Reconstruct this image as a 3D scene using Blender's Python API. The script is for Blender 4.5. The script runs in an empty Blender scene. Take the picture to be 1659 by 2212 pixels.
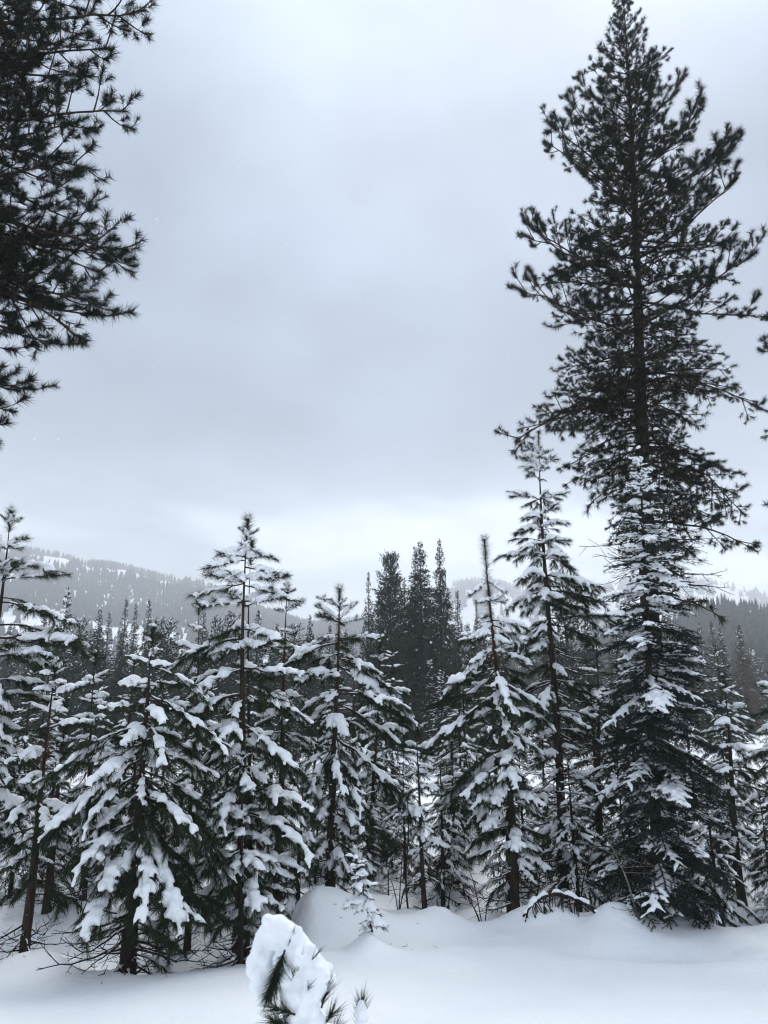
import bpy, math, random
import numpy as np
from mathutils import Vector

# ------------------------------------------------------------------ scene, camera, world, sun
sc = bpy.context.scene
COL = sc.collection
R = math.radians
PITCH = R(14.9)
CAMZ = 2.9
FPX = 754.0
cam_d = bpy.data.cameras.new('camera')
cam = bpy.data.objects.new('camera', cam_d)
COL.objects.link(cam)
cam.location = (0, 0, CAMZ)
cam.rotation_euler = (R(90) + PITCH, 0, 0)
cam_d.sensor_fit = 'VERTICAL'
cam_d.sensor_height = 36.0
cam_d.lens = FPX / 1024 * 36.0
cam_d.clip_start = 0.1
cam_d.clip_end = 30000
cam_d.dof.use_dof = True
cam_d.dof.focus_distance = 12.0
cam_d.dof.aperture_fstop = 4.5
sc.camera = cam

sc.view_settings.view_transform = 'Standard'
sc.view_settings.look = 'None'
sc.view_settings.gamma = 1.0
sc.view_settings.use_curve_mapping = False
sc.view_settings.exposure = 0.78
try:
    sc.cycles.use_denoising = True
    sc.cycles.denoiser = 'OPENIMAGEDENOISE'
    sc.cycles.filter_width = 1.15
    sc.cycles.max_bounces = 6
    sc.cycles.diffuse_bounces = 3
    sc.cycles.glossy_bounces = 1
    sc.cycles.transmission_bounces = 1
    sc.cycles.volume_bounces = 2
    sc.cycles.caustics_reflective = False
    sc.cycles.caustics_refractive = False
except Exception:
    pass

SUN_EL, SUN_AZ = R(52), R(20)          # high, behind the cloud
world = bpy.data.worlds.new('World')
sc.world = world
world.use_nodes = True
nt = world.node_tree
nt.nodes.clear()


def N(tree, typ, **kw):
    n = tree.nodes.new(typ)
    for k, v in kw.items():
        setattr(n, k, v)
    return n


wo = N(nt, 'ShaderNodeOutputWorld')
bg = N(nt, 'ShaderNodeBackground')
mixs = N(nt, 'ShaderNodeMixShader')
bgn = N(nt, 'ShaderNodeBackground')
sky = N(nt, 'ShaderNodeTexSky')
sky.sky_type = 'NISHITA'
sky.sun_disc = False
sky.sun_elevation = SUN_EL
sky.sun_rotation = SUN_AZ
nt.links.new(sky.outputs[0], bgn.inputs[0])
bgn.inputs[1].default_value = 0.10
tc = N(nt, 'ShaderNodeTexCoord')
sep = N(nt, 'ShaderNodeSeparateXYZ')
nt.links.new(tc.outputs['Generated'], sep.inputs[0])
# a cloud layer seen in perspective: direction divided by its height
zc = N(nt, 'ShaderNodeMath', operation='MAXIMUM')
nt.links.new(sep.outputs[2], zc.inputs[0]); zc.inputs[1].default_value = 0.0
za = N(nt, 'ShaderNodeMath', operation='ADD')
nt.links.new(zc.outputs[0], za.inputs[0]); za.inputs[1].default_value = 0.22
dv = N(nt, 'ShaderNodeVectorMath', operation='DIVIDE')
cb = N(nt, 'ShaderNodeCombineXYZ')
for k in range(3):
    nt.links.new(za.outputs[0], cb.inputs[k])
nt.links.new(tc.outputs['Generated'], dv.inputs[0])
nt.links.new(cb.outputs[0], dv.inputs[1])
no1 = N(nt, 'ShaderNodeTexNoise')
no1.inputs['Scale'].default_value = 1.1
no1.inputs['Detail'].default_value = 4
no1.inputs['Roughness'].default_value = 0.45
no1.inputs['Distortion'].default_value = 0.3
nt.links.new(dv.outputs[0], no1.inputs['Vector'])
# cloud deck thickness: bands of thinner and thicker cloud with height above the horizon
sh = N(nt, 'ShaderNodeMath', operation='MULTIPLY_ADD')
nt.links.new(no1.outputs[0], sh.inputs[0]); sh.inputs[1].default_value = 0.42
nt.links.new(sep.outputs[2], sh.inputs[2])
ramp = N(nt, 'ShaderNodeValToRGB')
shs = N(nt, 'ShaderNodeMath', operation='SUBTRACT')
nt.links.new(sh.outputs[0], shs.inputs[0]); shs.inputs[1].default_value = 0.08
nt.links.new(shs.outputs[0], ramp.inputs[0])
er = ramp.color_ramp
er.interpolation = 'B_SPLINE'
stops = [(0.00, (.345, .39, .44)), (0.18, (.39, .445, .50)), (0.32, (.86, .95, 1.03)), (0.395, (.23, .27, .33)),
         (0.56, (.165, .20, .255)), (0.73, (.225, .268, .345)), (0.89, (.37, .425, .505)), (1.0, (.58, .66, .755))]
er.elements[0].position = stops[0][0]; er.elements[0].color = (*stops[0][1], 1)
er.elements[1].position = stops[-1][0]; er.elements[1].color = (*stops[-1][1], 1)
for p, c in stops[1:-1]:
    e = er.elements.new(p); e.color = (*c, 1)
no2 = N(nt, 'ShaderNodeTexNoise')
no2.inputs['Scale'].default_value = 2.1
no2.inputs['Detail'].default_value = 6
no2.inputs['Roughness'].default_value = 0.5
nt.links.new(dv.outputs[0], no2.inputs['Vector'])
mr = N(nt, 'ShaderNodeMapRange')
nt.links.new(no2.outputs[0], mr.inputs[0])
mr.inputs[1].default_value = 0.3; mr.inputs[2].default_value = 0.7
mr.inputs[3].default_value = 0.72; mr.inputs[4].default_value = 1.28
mu = N(nt, 'ShaderNodeVectorMath', operation='SCALE')
nt.links.new(ramp.outputs[0], mu.inputs[0]); nt.links.new(mr.outputs[0], mu.inputs['Scale'])
nt.links.new(mu.outputs[0], bg.inputs[0])
bg.inputs[1].default_value = 1.0
mixs.inputs[0].default_value = 0.08
nt.links.new(bg.outputs[0], mixs.inputs[1]); nt.links.new(bgn.outputs[0], mixs.inputs[2])
nt.links.new(mixs.outputs[0], wo.inputs[0])

sun_d = bpy.data.lights.new('sun', 'SUN')
sun_d.energy = 1.5
sun_d.angle = R(40)
sun_d.color = (1.0, 0.99, 0.98)
sun = bpy.data.objects.new('sun', sun_d)
COL.objects.link(sun)
sd = Vector((math.sin(SUN_AZ) * math.cos(SUN_EL), math.cos(SUN_AZ) * math.cos(SUN_EL), math.sin(SUN_EL)))
sun.rotation_euler = (-sd).to_track_quat('-Z', 'Y').to_euler()

# ------------------------------------------------------------------ materials


def new_mat(name):
    m = bpy.data.materials.new(name)
    m.use_nodes = True
    t = m.node_tree
    b = t.nodes['Principled BSDF']
    return m, t, b


def noisy_mat(name, c1, c2, scale, rough=0.9, spec=0.2, bump=0.0, bscale=None, bdist=0.01, stretch=None, rnd=0.0):
    m, t, b = new_mat(name)
    tcn = N(t, 'ShaderNodeTexCoord')
    mp = N(t, 'ShaderNodeMapping')
    t.links.new(tcn.outputs['Object'], mp.inputs[0])
    if stretch:
        mp.inputs['Scale'].default_value = stretch
    n = N(t, 'ShaderNodeTexNoise')
    n.inputs['Scale'].default_value = scale
    n.inputs['Detail'].default_value = 5
    t.links.new(mp.outputs[0], n.inputs['Vector'])
    r = N(t, 'ShaderNodeValToRGB')
    r.color_ramp.elements[0].position = 0.35; r.color_ramp.elements[0].color = (*c1, 1)
    r.color_ramp.elements[1].position = 0.65; r.color_ramp.elements[1].color = (*c2, 1)
    t.links.new(n.outputs[0], r.inputs[0])
    out = r.outputs[0]
    if rnd:
        oi = N(t, 'ShaderNodeObjectInfo')
        mr_ = N(t, 'ShaderNodeMapRange')
        t.links.new(oi.outputs['Random'], mr_.inputs[0])
        mr_.inputs[3].default_value = 1 - rnd; mr_.inputs[4].default_value = 1 + rnd
        s = N(t, 'ShaderNodeVectorMath', operation='SCALE')
        t.links.new(out, s.inputs[0]); t.links.new(mr_.outputs[0], s.inputs['Scale'])
        out = s.outputs[0]
    t.links.new(out, b.inputs['Base Color'])
    b.inputs['Roughness'].default_value = rough
    b.inputs['Specular IOR Level'].default_value = spec
    if bump:
        n2 = N(t, 'ShaderNodeTexNoise')
        n2.inputs['Scale'].default_value = bscale or scale
        n2.inputs['Detail'].default_value = 9
        n2.inputs['Roughness'].default_value = 0.6
        t.links.new(mp.outputs[0], n2.inputs['Vector'])
        bp = N(t, 'ShaderNodeBump')
        bp.inputs['Strength'].default_value = bump
        bp.inputs['Distance'].default_value = bdist
        t.links.new(n2.outputs[0], bp.inputs['Height'])
        t.links.new(bp.outputs[0], b.inputs['Normal'])
    return m


M_SNOW = noisy_mat('snow_ground', (.89, .91, .935), (.925, .94, .955), 1.2, 0.75, 0.25, 0.8, 9, 0.03)
M_PAD = noisy_mat('snow_on_boughs', (.90, .92, .945), (.935, .945, .96), 7, 0.75, 0.2, 0.7, 42, 0.012)
M_BARK = noisy_mat('bark', (.016, .013, .011), (.052, .039, .031), 16, 0.95, 0.15, 1.0, 30, 0.03, (1, 1, .25), 0.15)
M_BARKR = noisy_mat('reddish_bark', (.026, .017, .013), (.062, .039, .030), 16, 0.95, 0.15, 1.0, 30, 0.03, (1, 1, .25), 0.1)
M_TWIG = noisy_mat('twig_bark', (.018, .014, .012), (.055, .040, .033), 22, 0.95, 0.1, 0, rnd=0.2)
M_GREY = noisy_mat('grey_dead_wood', (.10, .088, .08), (.20, .18, .165), 22, 0.95, 0.1, 0)
M_NEED = noisy_mat('pine_needles', (.010, .019, .008), (.027, .043, .017), 9, 0.75, 0.12, rnd=0.3)
M_NEEDD = noisy_mat('dark_pine_needles', (.005, .009, .006), (.013, .020, .011), 9, 0.75, 0.1, rnd=0.3)
M_FIR = noisy_mat('fir_needles', (.012, .023, .020), (.030, .047, .041), 9, 0.75, 0.12, rnd=0.25)
M_DEAD = noisy_mat('rusty_dead_needles', (.090, .036, .016), (.19, .085, .040), 9, 0.85, 0.1)
M_LICH = noisy_mat('hanging_lichen', (.030, .028, .016), (.085, .085, .030), 3, 0.95, 0.05)
M_FAR = noisy_mat('far_conifer_foliage', (.013, .020, .015), (.030, .039, .027), 1.1, 0.85, 0.1, rnd=0.35)
M_FARR = noisy_mat('rusty_conifer_foliage', (.050, .036, .022), (.085, .058, .034), 1.1, 0.85, 0.1, rnd=0.1)

# ------------------------------------------------------------------ mesh helpers


def mk_mesh(name, V, F, mat, smooth=False):
    V = np.asarray(V, dtype=np.float32); F = np.asarray(F, dtype=np.int32)
    me = bpy.data.meshes.new(name)
    me.vertices.add(len(V)); me.vertices.foreach_set('co', V.ravel())
    k = F.shape[1]
    me.loops.add(F.size); me.loops.foreach_set('vertex_index', F.ravel())
    me.polygons.add(len(F))
    me.polygons.foreach_set('loop_start', np.arange(0, F.size, k, dtype=np.int32))
    me.polygons.foreach_set('loop_total', np.full(len(F), k, dtype=np.int32))
    if smooth:
        me.polygons.foreach_set('use_smooth', np.ones(len(F), dtype=bool))
    me.materials.append(mat)
    me.update(calc_edges=True)
    return me


class Acc:
    def __init__(s):
        s.V = []; s.F = []; s.n = 0

    def add(s, V, F):
        s.V.append(np.asarray(V, float)); s.F.append(np.asarray(F, int) + s.n); s.n += len(V)

    def arr(s):
        if not s.V:
            return np.zeros((0, 3)), np.zeros((0, 3), int)
        return np.concatenate(s.V), np.concatenate(s.F)

    def mesh(s, name, mat, smooth=False):
        V, F = s.arr()
        return mk_mesh(name, V, F, mat, smooth)


def frames(T):
    T = T / (np.linalg.norm(T, axis=-1, keepdims=True) + 1e-9)
    up = np.where(np.abs(T[:, 2:3]) > 0.9, np.array([[1., 0, 0]]), np.array([[0, 0, 1.]]))
    A = np.cross(up, T); A /= np.linalg.norm(A, axis=1, keepdims=True) + 1e-9
    B = np.cross(T, A)
    return T, A, B


def tube(P, rad, sides):
    P = np.asarray(P, float); n = len(P)
    T, A, B = frames(np.gradient(P, axis=0))
    a = np.linspace(0, 2 * np.pi, sides, endpoint=False)
    ring = (np.cos(a)[None, :, None] * A[:, None, :] + np.sin(a)[None, :, None] * B[:, None, :]) * np.asarray(rad)[:, None, None]
    V = (P[:, None, :] + ring).reshape(-1, 3)
    i = np.arange(n - 1)[:, None] * sides; j = np.arange(sides)[None, :]; j2 = (j + 1) % sides
    a0, a1, b0, b1 = i + j, i + j2, i + sides + j, i + sides + j2
    F = np.concatenate([np.stack([a0, a1, b1], -1).reshape(-1, 3), np.stack([a0, b1, b0], -1).reshape(-1, 3)])
    return V, F


def ico(sub):
    import bmesh
    bm = bmesh.new(); bmesh.ops.create_icosphere(bm, subdivisions=sub, radius=1.0)
    V = np.array([v.co[:] for v in bm.verts]); F = np.array([[v.index for v in f.verts] for f in bm.faces])
    bm.free()
    return V, F


ICO1, ICO2 = ico(1), ico(2)


def blob_mesh(name, blobs, voxel, mat=M_PAD, sm=4, tmpl=None):
    """rounded snow: many overlapping lumps fused into one surface"""
    V0, F0 = tmpl or ICO1
    B = np.array(blobs, float)                       # x y z rx ry rz
    V = (V0[None] * B[:, None, 3:6] + B[:, None, :3]).reshape(-1, 3)
    F = (F0[None] + (np.arange(len(B)) * len(V0))[:, None, None]).reshape(-1, 3)
    me = mk_mesh(name, V, F, mat)
    o = bpy.data.objects.new('tmp', me); COL.objects.link(o)
    m = o.modifiers.new('r', 'REMESH'); m.mode = 'VOXEL'; m.voxel_size = voxel; m.use_smooth_shade = True
    if sm:
        s = o.modifiers.new('s', 'SMOOTH'); s.iterations = sm; s.factor = 0.5
    dg = bpy.context.evaluated_depsgraph_get(); dg.update()
    ev = o.evaluated_get(dg)
    out = bpy.data.meshes.new_from_object(ev)
    out.name = name
    if not out.materials:
        out.materials.append(mat)
    bpy.data.objects.remove(o); bpy.data.meshes.remove(me)
    return out


def needles(rng, P, T, nl, nw, down=0.25, spread=(25, 60), flat=0.0, curl=0.0):
    """one slim blade per point"""
    n = len(P)
    T, A, B = frames(T)
    ph = rng.uniform(0, 2 * np.pi, n)
    sa = np.sin(ph) * (1 - flat)
    Pp = np.cos(ph)[:, None] * A + sa[:, None] * B
    Pp /= np.linalg.norm(Pp, axis=1, keepdims=True) + 1e-9
    th = np.radians(rng.uniform(spread[0], spread[1], n))[:, None]
    D = T * np.cos(th) + Pp * np.sin(th)
    D[:, 2] -= down * rng.uniform(0.4, 1.6, n)
    D /= np.linalg.norm(D, axis=1, keepdims=True)
    L = (nl * rng.uniform(0.7, 1.15, n))[:, None]
    S = np.cross(D, rng.normal(size=(n, 3))); S /= np.linalg.norm(S, axis=1, keepdims=True) + 1e-9
    w = (nw * rng.uniform(0.7, 1.2, n))[:, None] * .5
    V = np.stack([P - S * w, P + S * w, P + D * L], 1).reshape(-1, 3)
    F = np.arange(3 * n).reshape(-1, 3)
    return V, F


def obj(name, me, parent=None, loc=(0, 0, 0), rot=(0, 0, 0), scl=(1, 1, 1), **props):
    o = bpy.data.objects.new(name, me)
    COL.objects.link(o)
    o.location = loc; o.rotation_euler = rot; o.scale = scl
    if parent:
        o.parent = parent
    for k, v in props.items():
        o[k] = v
    return o


# ------------------------------------------------------------------ value noise
_tab = np.random.RandomState(5).rand(256, 256)


def vn(x, y, s=0):
    x = np.asarray(x, float) + 37.3 * s + 1000; y = np.asarray(y, float) + 17.9 * s + 1000
    xi = np.floor(x).astype(int); yi = np.floor(y).astype(int)
    fx = x - xi; fy = y - yi
    fx = fx * fx * (3 - 2 * fx); fy = fy * fy * (3 - 2 * fy)
    g = lambda a, b: _tab[a % 256, b % 256]
    return ((g(xi, yi) * (1 - fx) + g(xi + 1, yi) * fx) * (1 - fy) + (g(xi, yi + 1) * (1 - fx) + g(xi + 1, yi + 1) * fx) * fy) * 2 - 1


def sstep(a, b, x):
    t = np.clip((x - a) / (b - a), 0, 1)
    return t * t * (3 - 2 * t)


# ------------------------------------------------------------------ where things stand (from a survey of the photograph)
S16 = 768 / 1659.0


def at_z(px, py, Y):
    """world point at forward distance Y that is seen at px, py of a 1659 px wide print"""
    xr = (px * S16 - 384) / FPX; yu = (512 - py * S16) / FPX
    d = (xr, math.cos(PITCH) - yu * math.sin(PITCH), math.sin(PITCH) + yu * math.cos(PITCH))
    t = Y / d[1]
    return Vector((d[0] * t, Y, CAMZ + d[2] * t))


def depth(Y, z):
    return Y * math.cos(PITCH) + (z - CAMZ) * math.sin(PITCH)


def at_x(px, Y, z):
    return (px * S16 - 384) / FPX * depth(Y, z)


# ------------------------------------------------------------------ ground
MOUNDS = []   # x, y, height, radius left, radius right, radius y, power


def mound(px, Y, h, rl, rr, ry, p=2.0):
    MOUNDS.append((at_x(px, Y, 0.2), Y, h, rl, rr, ry, p))


mound(680, 11.8, 0.33, 0.56, 0.95, 0.75, 2.3)
mound(770, 11.9, 0.15, 0.9, 1.3, 0.7, 2.2)
mound(650, 11.6, 0.07, 0.35, 0.4, 0.35, 2)
mound(600, 11.3, 0.10, 0.4, 0.35, 0.3, 2)      # the big rounded drift by the middle trees
mound(806, 10.55, 0.27, 0.26, 0.36, 0.33, 1.4)     # the little peak round the sapling
mound(980, 12.4, 0.16, 0.55, 0.6, 0.4, 2)
mound(1150, 11.9, 0.20, 0.35, 0.45, 0.35, 1.7)
mound(1340, 11.7, 0.22, 0.45, 0.45, 0.4, 2)
mound(1450, 12.0, 0.14, 0.8, 0.8, 0.5, 2)
mound(1640, 13.8, 0.25, 0.9, 1.1, 0.6, 2)
mound(130, 10.9, 0.42, 0.55, 0.5, 0.35, 2)
mound(255, 9.75, 0.06, 0.3, 0.4, 0.3, 2)
mound(460, 10.7, 0.22, 0.6, 0.6, 0.35, 2)
mound(30, 9.8, 0.12, 0.6, 0.5, 0.3, 2)
mound(1230, 13.6, 0.25, 0.9, 0.8, 0.4, 2)


def ground(x, y):
    x = np.asarray(x, float); y = np.asarray(y, float)
    r = np.hypot(x, y)
    z = 0.14 * (np.log1p(np.exp((9.6 - y) * 2.2)) / 2.2)
    z = np.minimum(z, 1.5)
    near = np.exp(-np.maximum(r - 30, 0) / 25)
    z = z + 0.10 * vn(x / 3.3, y / 3.0, 1) * near * sstep(4, 11, y) + 0.075 * vn(x / 2.6 + .3 * y, y / 0.9, 2) * near + 0.014 * vn(x / .9, y / .45, 9) * near
    z = z + (0.10 * vn(x / 0.8, y / 0.55, 3) + 0.020 * vn(x / .33, y / .3, 4)) * near * sstep(9.4, 10.6, y)
    # hollow behind the lip, left and right of the middle drift
    lipl = 9.72 + 0.16 * np.sin(x * 2.6) + 0.30 * vn(x / 0.8, 0.5, 7)
    hl = sstep(0.0, 0.30, y - lipl) * (1 - sstep(1.2, 3.4, y - lipl)) * sstep(-0.9, -1.5, x) * 1.0
    z = z - 0.52 * hl
    lipr = 12.0 + 0.35 * vn(x / 0.8, 3.5, 8)
    hr = sstep(0.0, 0.40, y - lipr) * (1 - sstep(1.7, 4.2, y - lipr)) * sstep(0.3, 0.9, x)
    z = z - 0.42 * hr
    wx = x + .16 * vn(x / .7, y / .7, 11) + .05 * vn(x / .25, y / .25, 12); wy = y + .16 * vn(x / .7, y / .7, 13)
    for mx, my, h, rl, rr, ry, p in MOUNDS:
        dx = np.where(wx < mx, (wx - mx) / rl, (wx - mx) / rr); dy = (wy - my) / ry
        z = z + h * np.exp(-(np.sqrt(dx * dx + dy * dy) ** p))
    far = sstep(60, 400, r)
    z = z + far * (3.0 * vn(x / 170, y / 170, 5) + 0.6 * vn(x / 40, y / 40, 6))
    return z


def G(x, y):
    return float(ground(np.array([x]), np.array([y]))[0])


def build_ground():
    rs = [1.2]
    while rs[-1] < 26:
        rs.append(rs[-1] * (1.0095 if rs[-1] > 6 else 1.02))
    while rs[-1] < 3700:
        rs.append(rs[-1] * 1.05)
    rs = np.array([0.0] + rs)
    fine = np.linspace(-34, 34, 300)
    rest = np.linspace(34, 326, 60)[1:-1]
    th = np.radians(np.concatenate([fine, rest]))
    RR, TT = np.meshgrid(rs, th, indexing='ij')
    X = RR * np.sin(TT); Y = RR * np.cos(TT)
    Z = ground(X, Y)
    V = np.stack([X, Y, Z], -1).reshape(-1, 3)
    n, m = len(rs), len(th)
    i = np.arange(n - 1)[:, None] * m; j = np.arange(m)[None]; j2 = (j + 1) % m
    F = np.stack([i + j, i + j2, i + m + j2, i + m + j], -1).reshape(-1, 4)[:, ::-1]
    me = mk_mesh('snow_ground', V, F, M_SNOW, True)
    o = obj('snow_ground', me, kind='structure', label='deep untracked snow covering the clearing')
    return o


build_ground()

# ------------------------------------------------------------------ branch library


def curve_pts(p0, d0, L, bend, n, rng, wob=0.02):
    """points of a twig that starts along d0; bend lifts (+) or sags (-) it"""
    d0 = np.array(d0, float); d0 /= np.linalg.norm(d0)
    t = np.linspace(0, 1, n)[:, None]
    P = p0 + d0 * L * t + np.array([0, 0, 1.0]) * bend * L * t ** 2
    w = np.cumsum(rng.normal(scale=wob * L, size=(n, 3)), 0) * t
    return P + w


PAR = {
    # nl needle length, nw width, dens per metre, sp lateral spacing, lf lateral length factor, ang, lb lateral bend, ns needle start
    'laden': dict(nl=.155, nw=.0050, dens=520, sp=.105, lf=.27, ang=(24, 48), lb=-.30, ns=.12, down=.48, r0=.011, arch=.12, axn=.36, lmax=.34),
    'upper': dict(nl=.135, nw=.0052, dens=560, sp=.11, lf=.30, ang=(24, 46), lb=.02, ns=.12, down=.22, r0=.010, arch=.02, axn=.30, lmax=.34),
    'tallup': dict(nl=.135, nw=.0078, dens=860, sp=.195, lf=.30, ang=(25, 50), lb=.40, ns=.58, down=.0, r0=.014, arch=-.14, axn=.84, lmax=.60, spread=(20, 80)),
    'tallmid': dict(nl=.135, nw=.0078, dens=860, sp=.185, lf=.30, ang=(30, 60), lb=.38, ns=.60, down=.02, r0=.015, arch=-.05, axn=.88, lmax=.70, spread=(20, 80)),
    'talllow': dict(nl=.13, nw=.0078, dens=680, sp=.14, lf=.32, ang=(35, 75), lb=-.05, ns=.70, down=.15, r0=.017, arch=.16, axn=.92, lmax=.75, lich=1, spread=(20, 75)),
    'fir': dict(nl=.036, nw=.0080, dens=430, sp=.060, lf=.42, ang=(45, 62), lb=-.12, ns=.0, down=.05, r0=.009, arch=.06, axn=.1, lmax=.5, flat=.55),
    'bare': dict(nl=.0, nw=.0, dens=0, sp=.14, lf=.35, ang=(30, 70), lb=.10, ns=2, down=.2, r0=.011, arch=-.10, axn=2, lmax=.6),
    'sapling': dict(nl=.070, nw=.0042, dens=420, sp=.12, lf=.30, ang=(32, 55), lb=-.1, ns=.1, down=.15, r0=.007, arch=.05, axn=.15, lmax=.2),
}


def make_branch(rng, style, L, pitch, snow, lod=0):
    """arrays of one bough in its hanging position, then turned so that its chord lies on +X"""
    p = PAR[style]
    n = 9 if lod == 0 else 5
    t = np.linspace(0, 1, n)
    cp, sp_ = math.cos(pitch), math.sin(pitch)
    P = np.zeros((n, 3))
    P[:, 0] = L * cp * t
    P[:, 2] = L * (sp_ * t + p['arch'] * rng.uniform(.5, 1.5) * 4 * t * (1 - t) * .5)
    P[:, 1] = L * .05 * np.sin(t * rng.uniform(2, 5) + rng.uniform(0, 6)) * t
    P[1:-1] += rng.normal(scale=.008 * L, size=(n - 2, 3))
    wood, need, lich = Acc(), Acc(), Acc()
    r0 = p['r0'] * (0.6 + 0.55 * L)
    wood.add(*tube(P, r0 * (1 - .78 * t) + .001, 5 if lod == 0 else 3))
    segs = []       # (points, needle start)
    segs.append((P, p['axn']))
    nl_ = max(3, int(L * (1 - .12) / p['sp']))
    side = 1 if rng.random() < .5 else -1
    lats = []
    for k in range(nl_):
        tt = .14 + .84 * (k + rng.uniform(.2, .8)) / nl_
        q = np.array([np.interp(tt, t, P[:, c]) for c in range(3)])
        dd = np.array([np.interp(min(tt + .05, 1), t, P[:, c]) - np.interp(tt - .05, t, P[:, c]) for c in range(3)])
        dd /= np.linalg.norm(dd)
        a = math.radians(rng.uniform(*p['ang'])) * side; side = -side
        lat = np.array([-dd[1], dd[0], 0]); lat /= np.linalg.norm(lat) + 1e-9
        vert = rng.normal(scale=.16) if 'flat' not in p else rng.normal(scale=.05)
        if style in ('talllow', 'tallmid', 'tallup', 'bare'):
            vert = rng.normal(scale=.38)
        d = dd * math.cos(a) + lat * math.sin(a) + np.array([0, 0, vert])
        ll = min(p['lmax'], p['lf'] * L * (1.15 - .75 * tt) * rng.uniform(.65, 1.2) + .07)
        if tt < .3:
            ll *= .55
        bend = p['lb'] * rng.uniform(.5, 1.5)
        Q = curve_pts(q, d, ll, bend, 5 if lod == 0 else 3, rng)
        lats.append((Q, tt, ll))
        wood.add(*tube(Q, (r0 * .42) * (1 - .65 * np.linspace(0, 1, len(Q))) + .0012, 3))
        segs.append((Q, p['ns']))
        if ll > .24 and lod == 0 or (ll > .35 and lod == 1):
            ns = int(ll / (p['sp'] * (.95 if style != 'fir' else .8)))
            s2 = 1
            for u in range(ns):
                t3 = .25 + .7 * (u + rng.uniform(.2, .8)) / ns
                i0 = t3 * (len(Q) - 1); i_ = int(min(i0, len(Q) - 2))
                q3 = Q[i_] + (Q[i_ + 1] - Q[i_]) * (i0 - i_)
                d3 = Q[i_ + 1] - Q[i_]; d3 /= np.linalg.norm(d3)
                lt = np.array([-d3[1], d3[0], 0]); lt /= np.linalg.norm(lt) + 1e-9
                a3 = math.radians(rng.uniform(*p['ang'])) * s2; s2 = -s2
                v3 = rng.normal(scale=.3 if style.startswith('tall') or style == 'bare' else .08)
                l3 = min(.22, .38 * ll * (1.1 - .6 * t3) + .03)
                Q3 = curve_pts(q3, d3 * math.cos(a3) + lt * math.sin(a3) + np.array([0, 0, v3]), l3, bend, 3, rng)
                wood.add(*tube(Q3, np.array([.0030, .0026, .0018]) * (1.3 if style.startswith('tall') else 1), 3))
                segs.append((Q3, p['ns'] * .6))
    # needles
    if p['dens']:
        PP, TT, LL = [], [], []
        dens = p['dens'] * (1 if lod == 0 else .22)
        for Q, ns in segs:
            d = np.diff(Q, axis=0); sl = np.linalg.norm(d, axis=1); tot = sl.sum()
            m = int(tot * (1 - ns) * dens * rng.uniform(.45, 1.25))
            if m < 1:
                continue
            s = ns + (1 - ns) * rng.random(m) ** .85
            cum = np.concatenate([[0], np.cumsum(sl)]) / tot
            idx = np.clip(np.searchsorted(cum, s) - 1, 0, len(d) - 1)
            f = (s - cum[idx]) / (cum[idx + 1] - cum[idx] + 1e-9)
            PP.append(Q[idx] + d[idx] * f[:, None]); TT.append(d[idx] / sl[idx][:, None]); LL.append(np.full(m, rng.uniform(.68, 1.22)))
        if PP:
            PP = np.concatenate(PP); TT = np.concatenate(TT)
            need.add(*needles(rng, PP, TT, p['nl'] * (1 if L > .45 else .85) * np.concatenate(LL), p['nw'] * (1 if lod == 0 else 2.3), p['down'],
                              p.get('spread', (16, 56)) if style != 'fir' else (35, 75), p.get('flat', 0)))
    if p.get('lich'):
        m = int(90 * L)
        ii = rng.integers(0, len(segs), m)
        PP = np.array([segs[i][0][rng.integers(0, len(segs[i][0]))] for i in ii])
        V, F = needles(rng, PP, np.tile([0, 0, -1.], (m, 1)), .13, .011, .5, (5, 35))
        lich.add(V, F)
    # snow
    blobs = []
    if snow > 0:
        rs = snow
        def lay(Q, a, b, r1, r2, lift=.55):
            d = np.diff(Q, axis=0); tot = np.linalg.norm(d, axis=1).sum()
            m = max(2, int((b - a) * tot / (.42 * min(r1, r2) + .004)))
            off = rng.uniform(0, 9)
            for k in range(m):
                s = a + (b - a) * k / (m - 1)
                i0 = s * (len(Q) - 1); i_ = int(min(i0, len(Q) - 2))
                q = Q[i_] + (Q[i_ + 1] - Q[i_]) * (i0 - i_)
                env = math.sin(math.pi * min(1, max(0, .12 + .80 * k / (m - 1)))) ** .4
                lump = 1 + .26 * math.sin(off + s * tot * 21) + .16 * math.sin(off * 2 + s * tot * 47)
                r = (r1 + (r2 - r1) * s) * env * lump * rng.uniform(.9, 1.1)
                blobs.append((q[0], q[1] + rng.normal(scale=.16) * r, q[2] + lift * r + .004, r * 1.05, r * 1.10, r * rng.uniform(.62, .86)))
                if lod == 0 and r > .026 and rng.random() < .75:      # crumbs and fingers at the lower edge
                    for sg in (-1, 1):
                        if rng.random() < .7:
                            rr = max(.0125, r * rng.uniform(.24, .42)); dn = rng.uniform(.1, .9)
                            blobs.append((q[0] + rng.normal(scale=.4) * r, q[1] + sg * r * rng.uniform(.8, 1.15), q[2] + (lift - dn) * r, rr, rr, rr * 1.3))
                            if rng.random() < .4:
                                blobs.append((q[0] + rng.normal(scale=.4) * r, q[1] + sg * r * rng.uniform(.9, 1.2), q[2] + (lift - dn) * r - rr * 1.1, rr * .75, rr * .75, rr))
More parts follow.
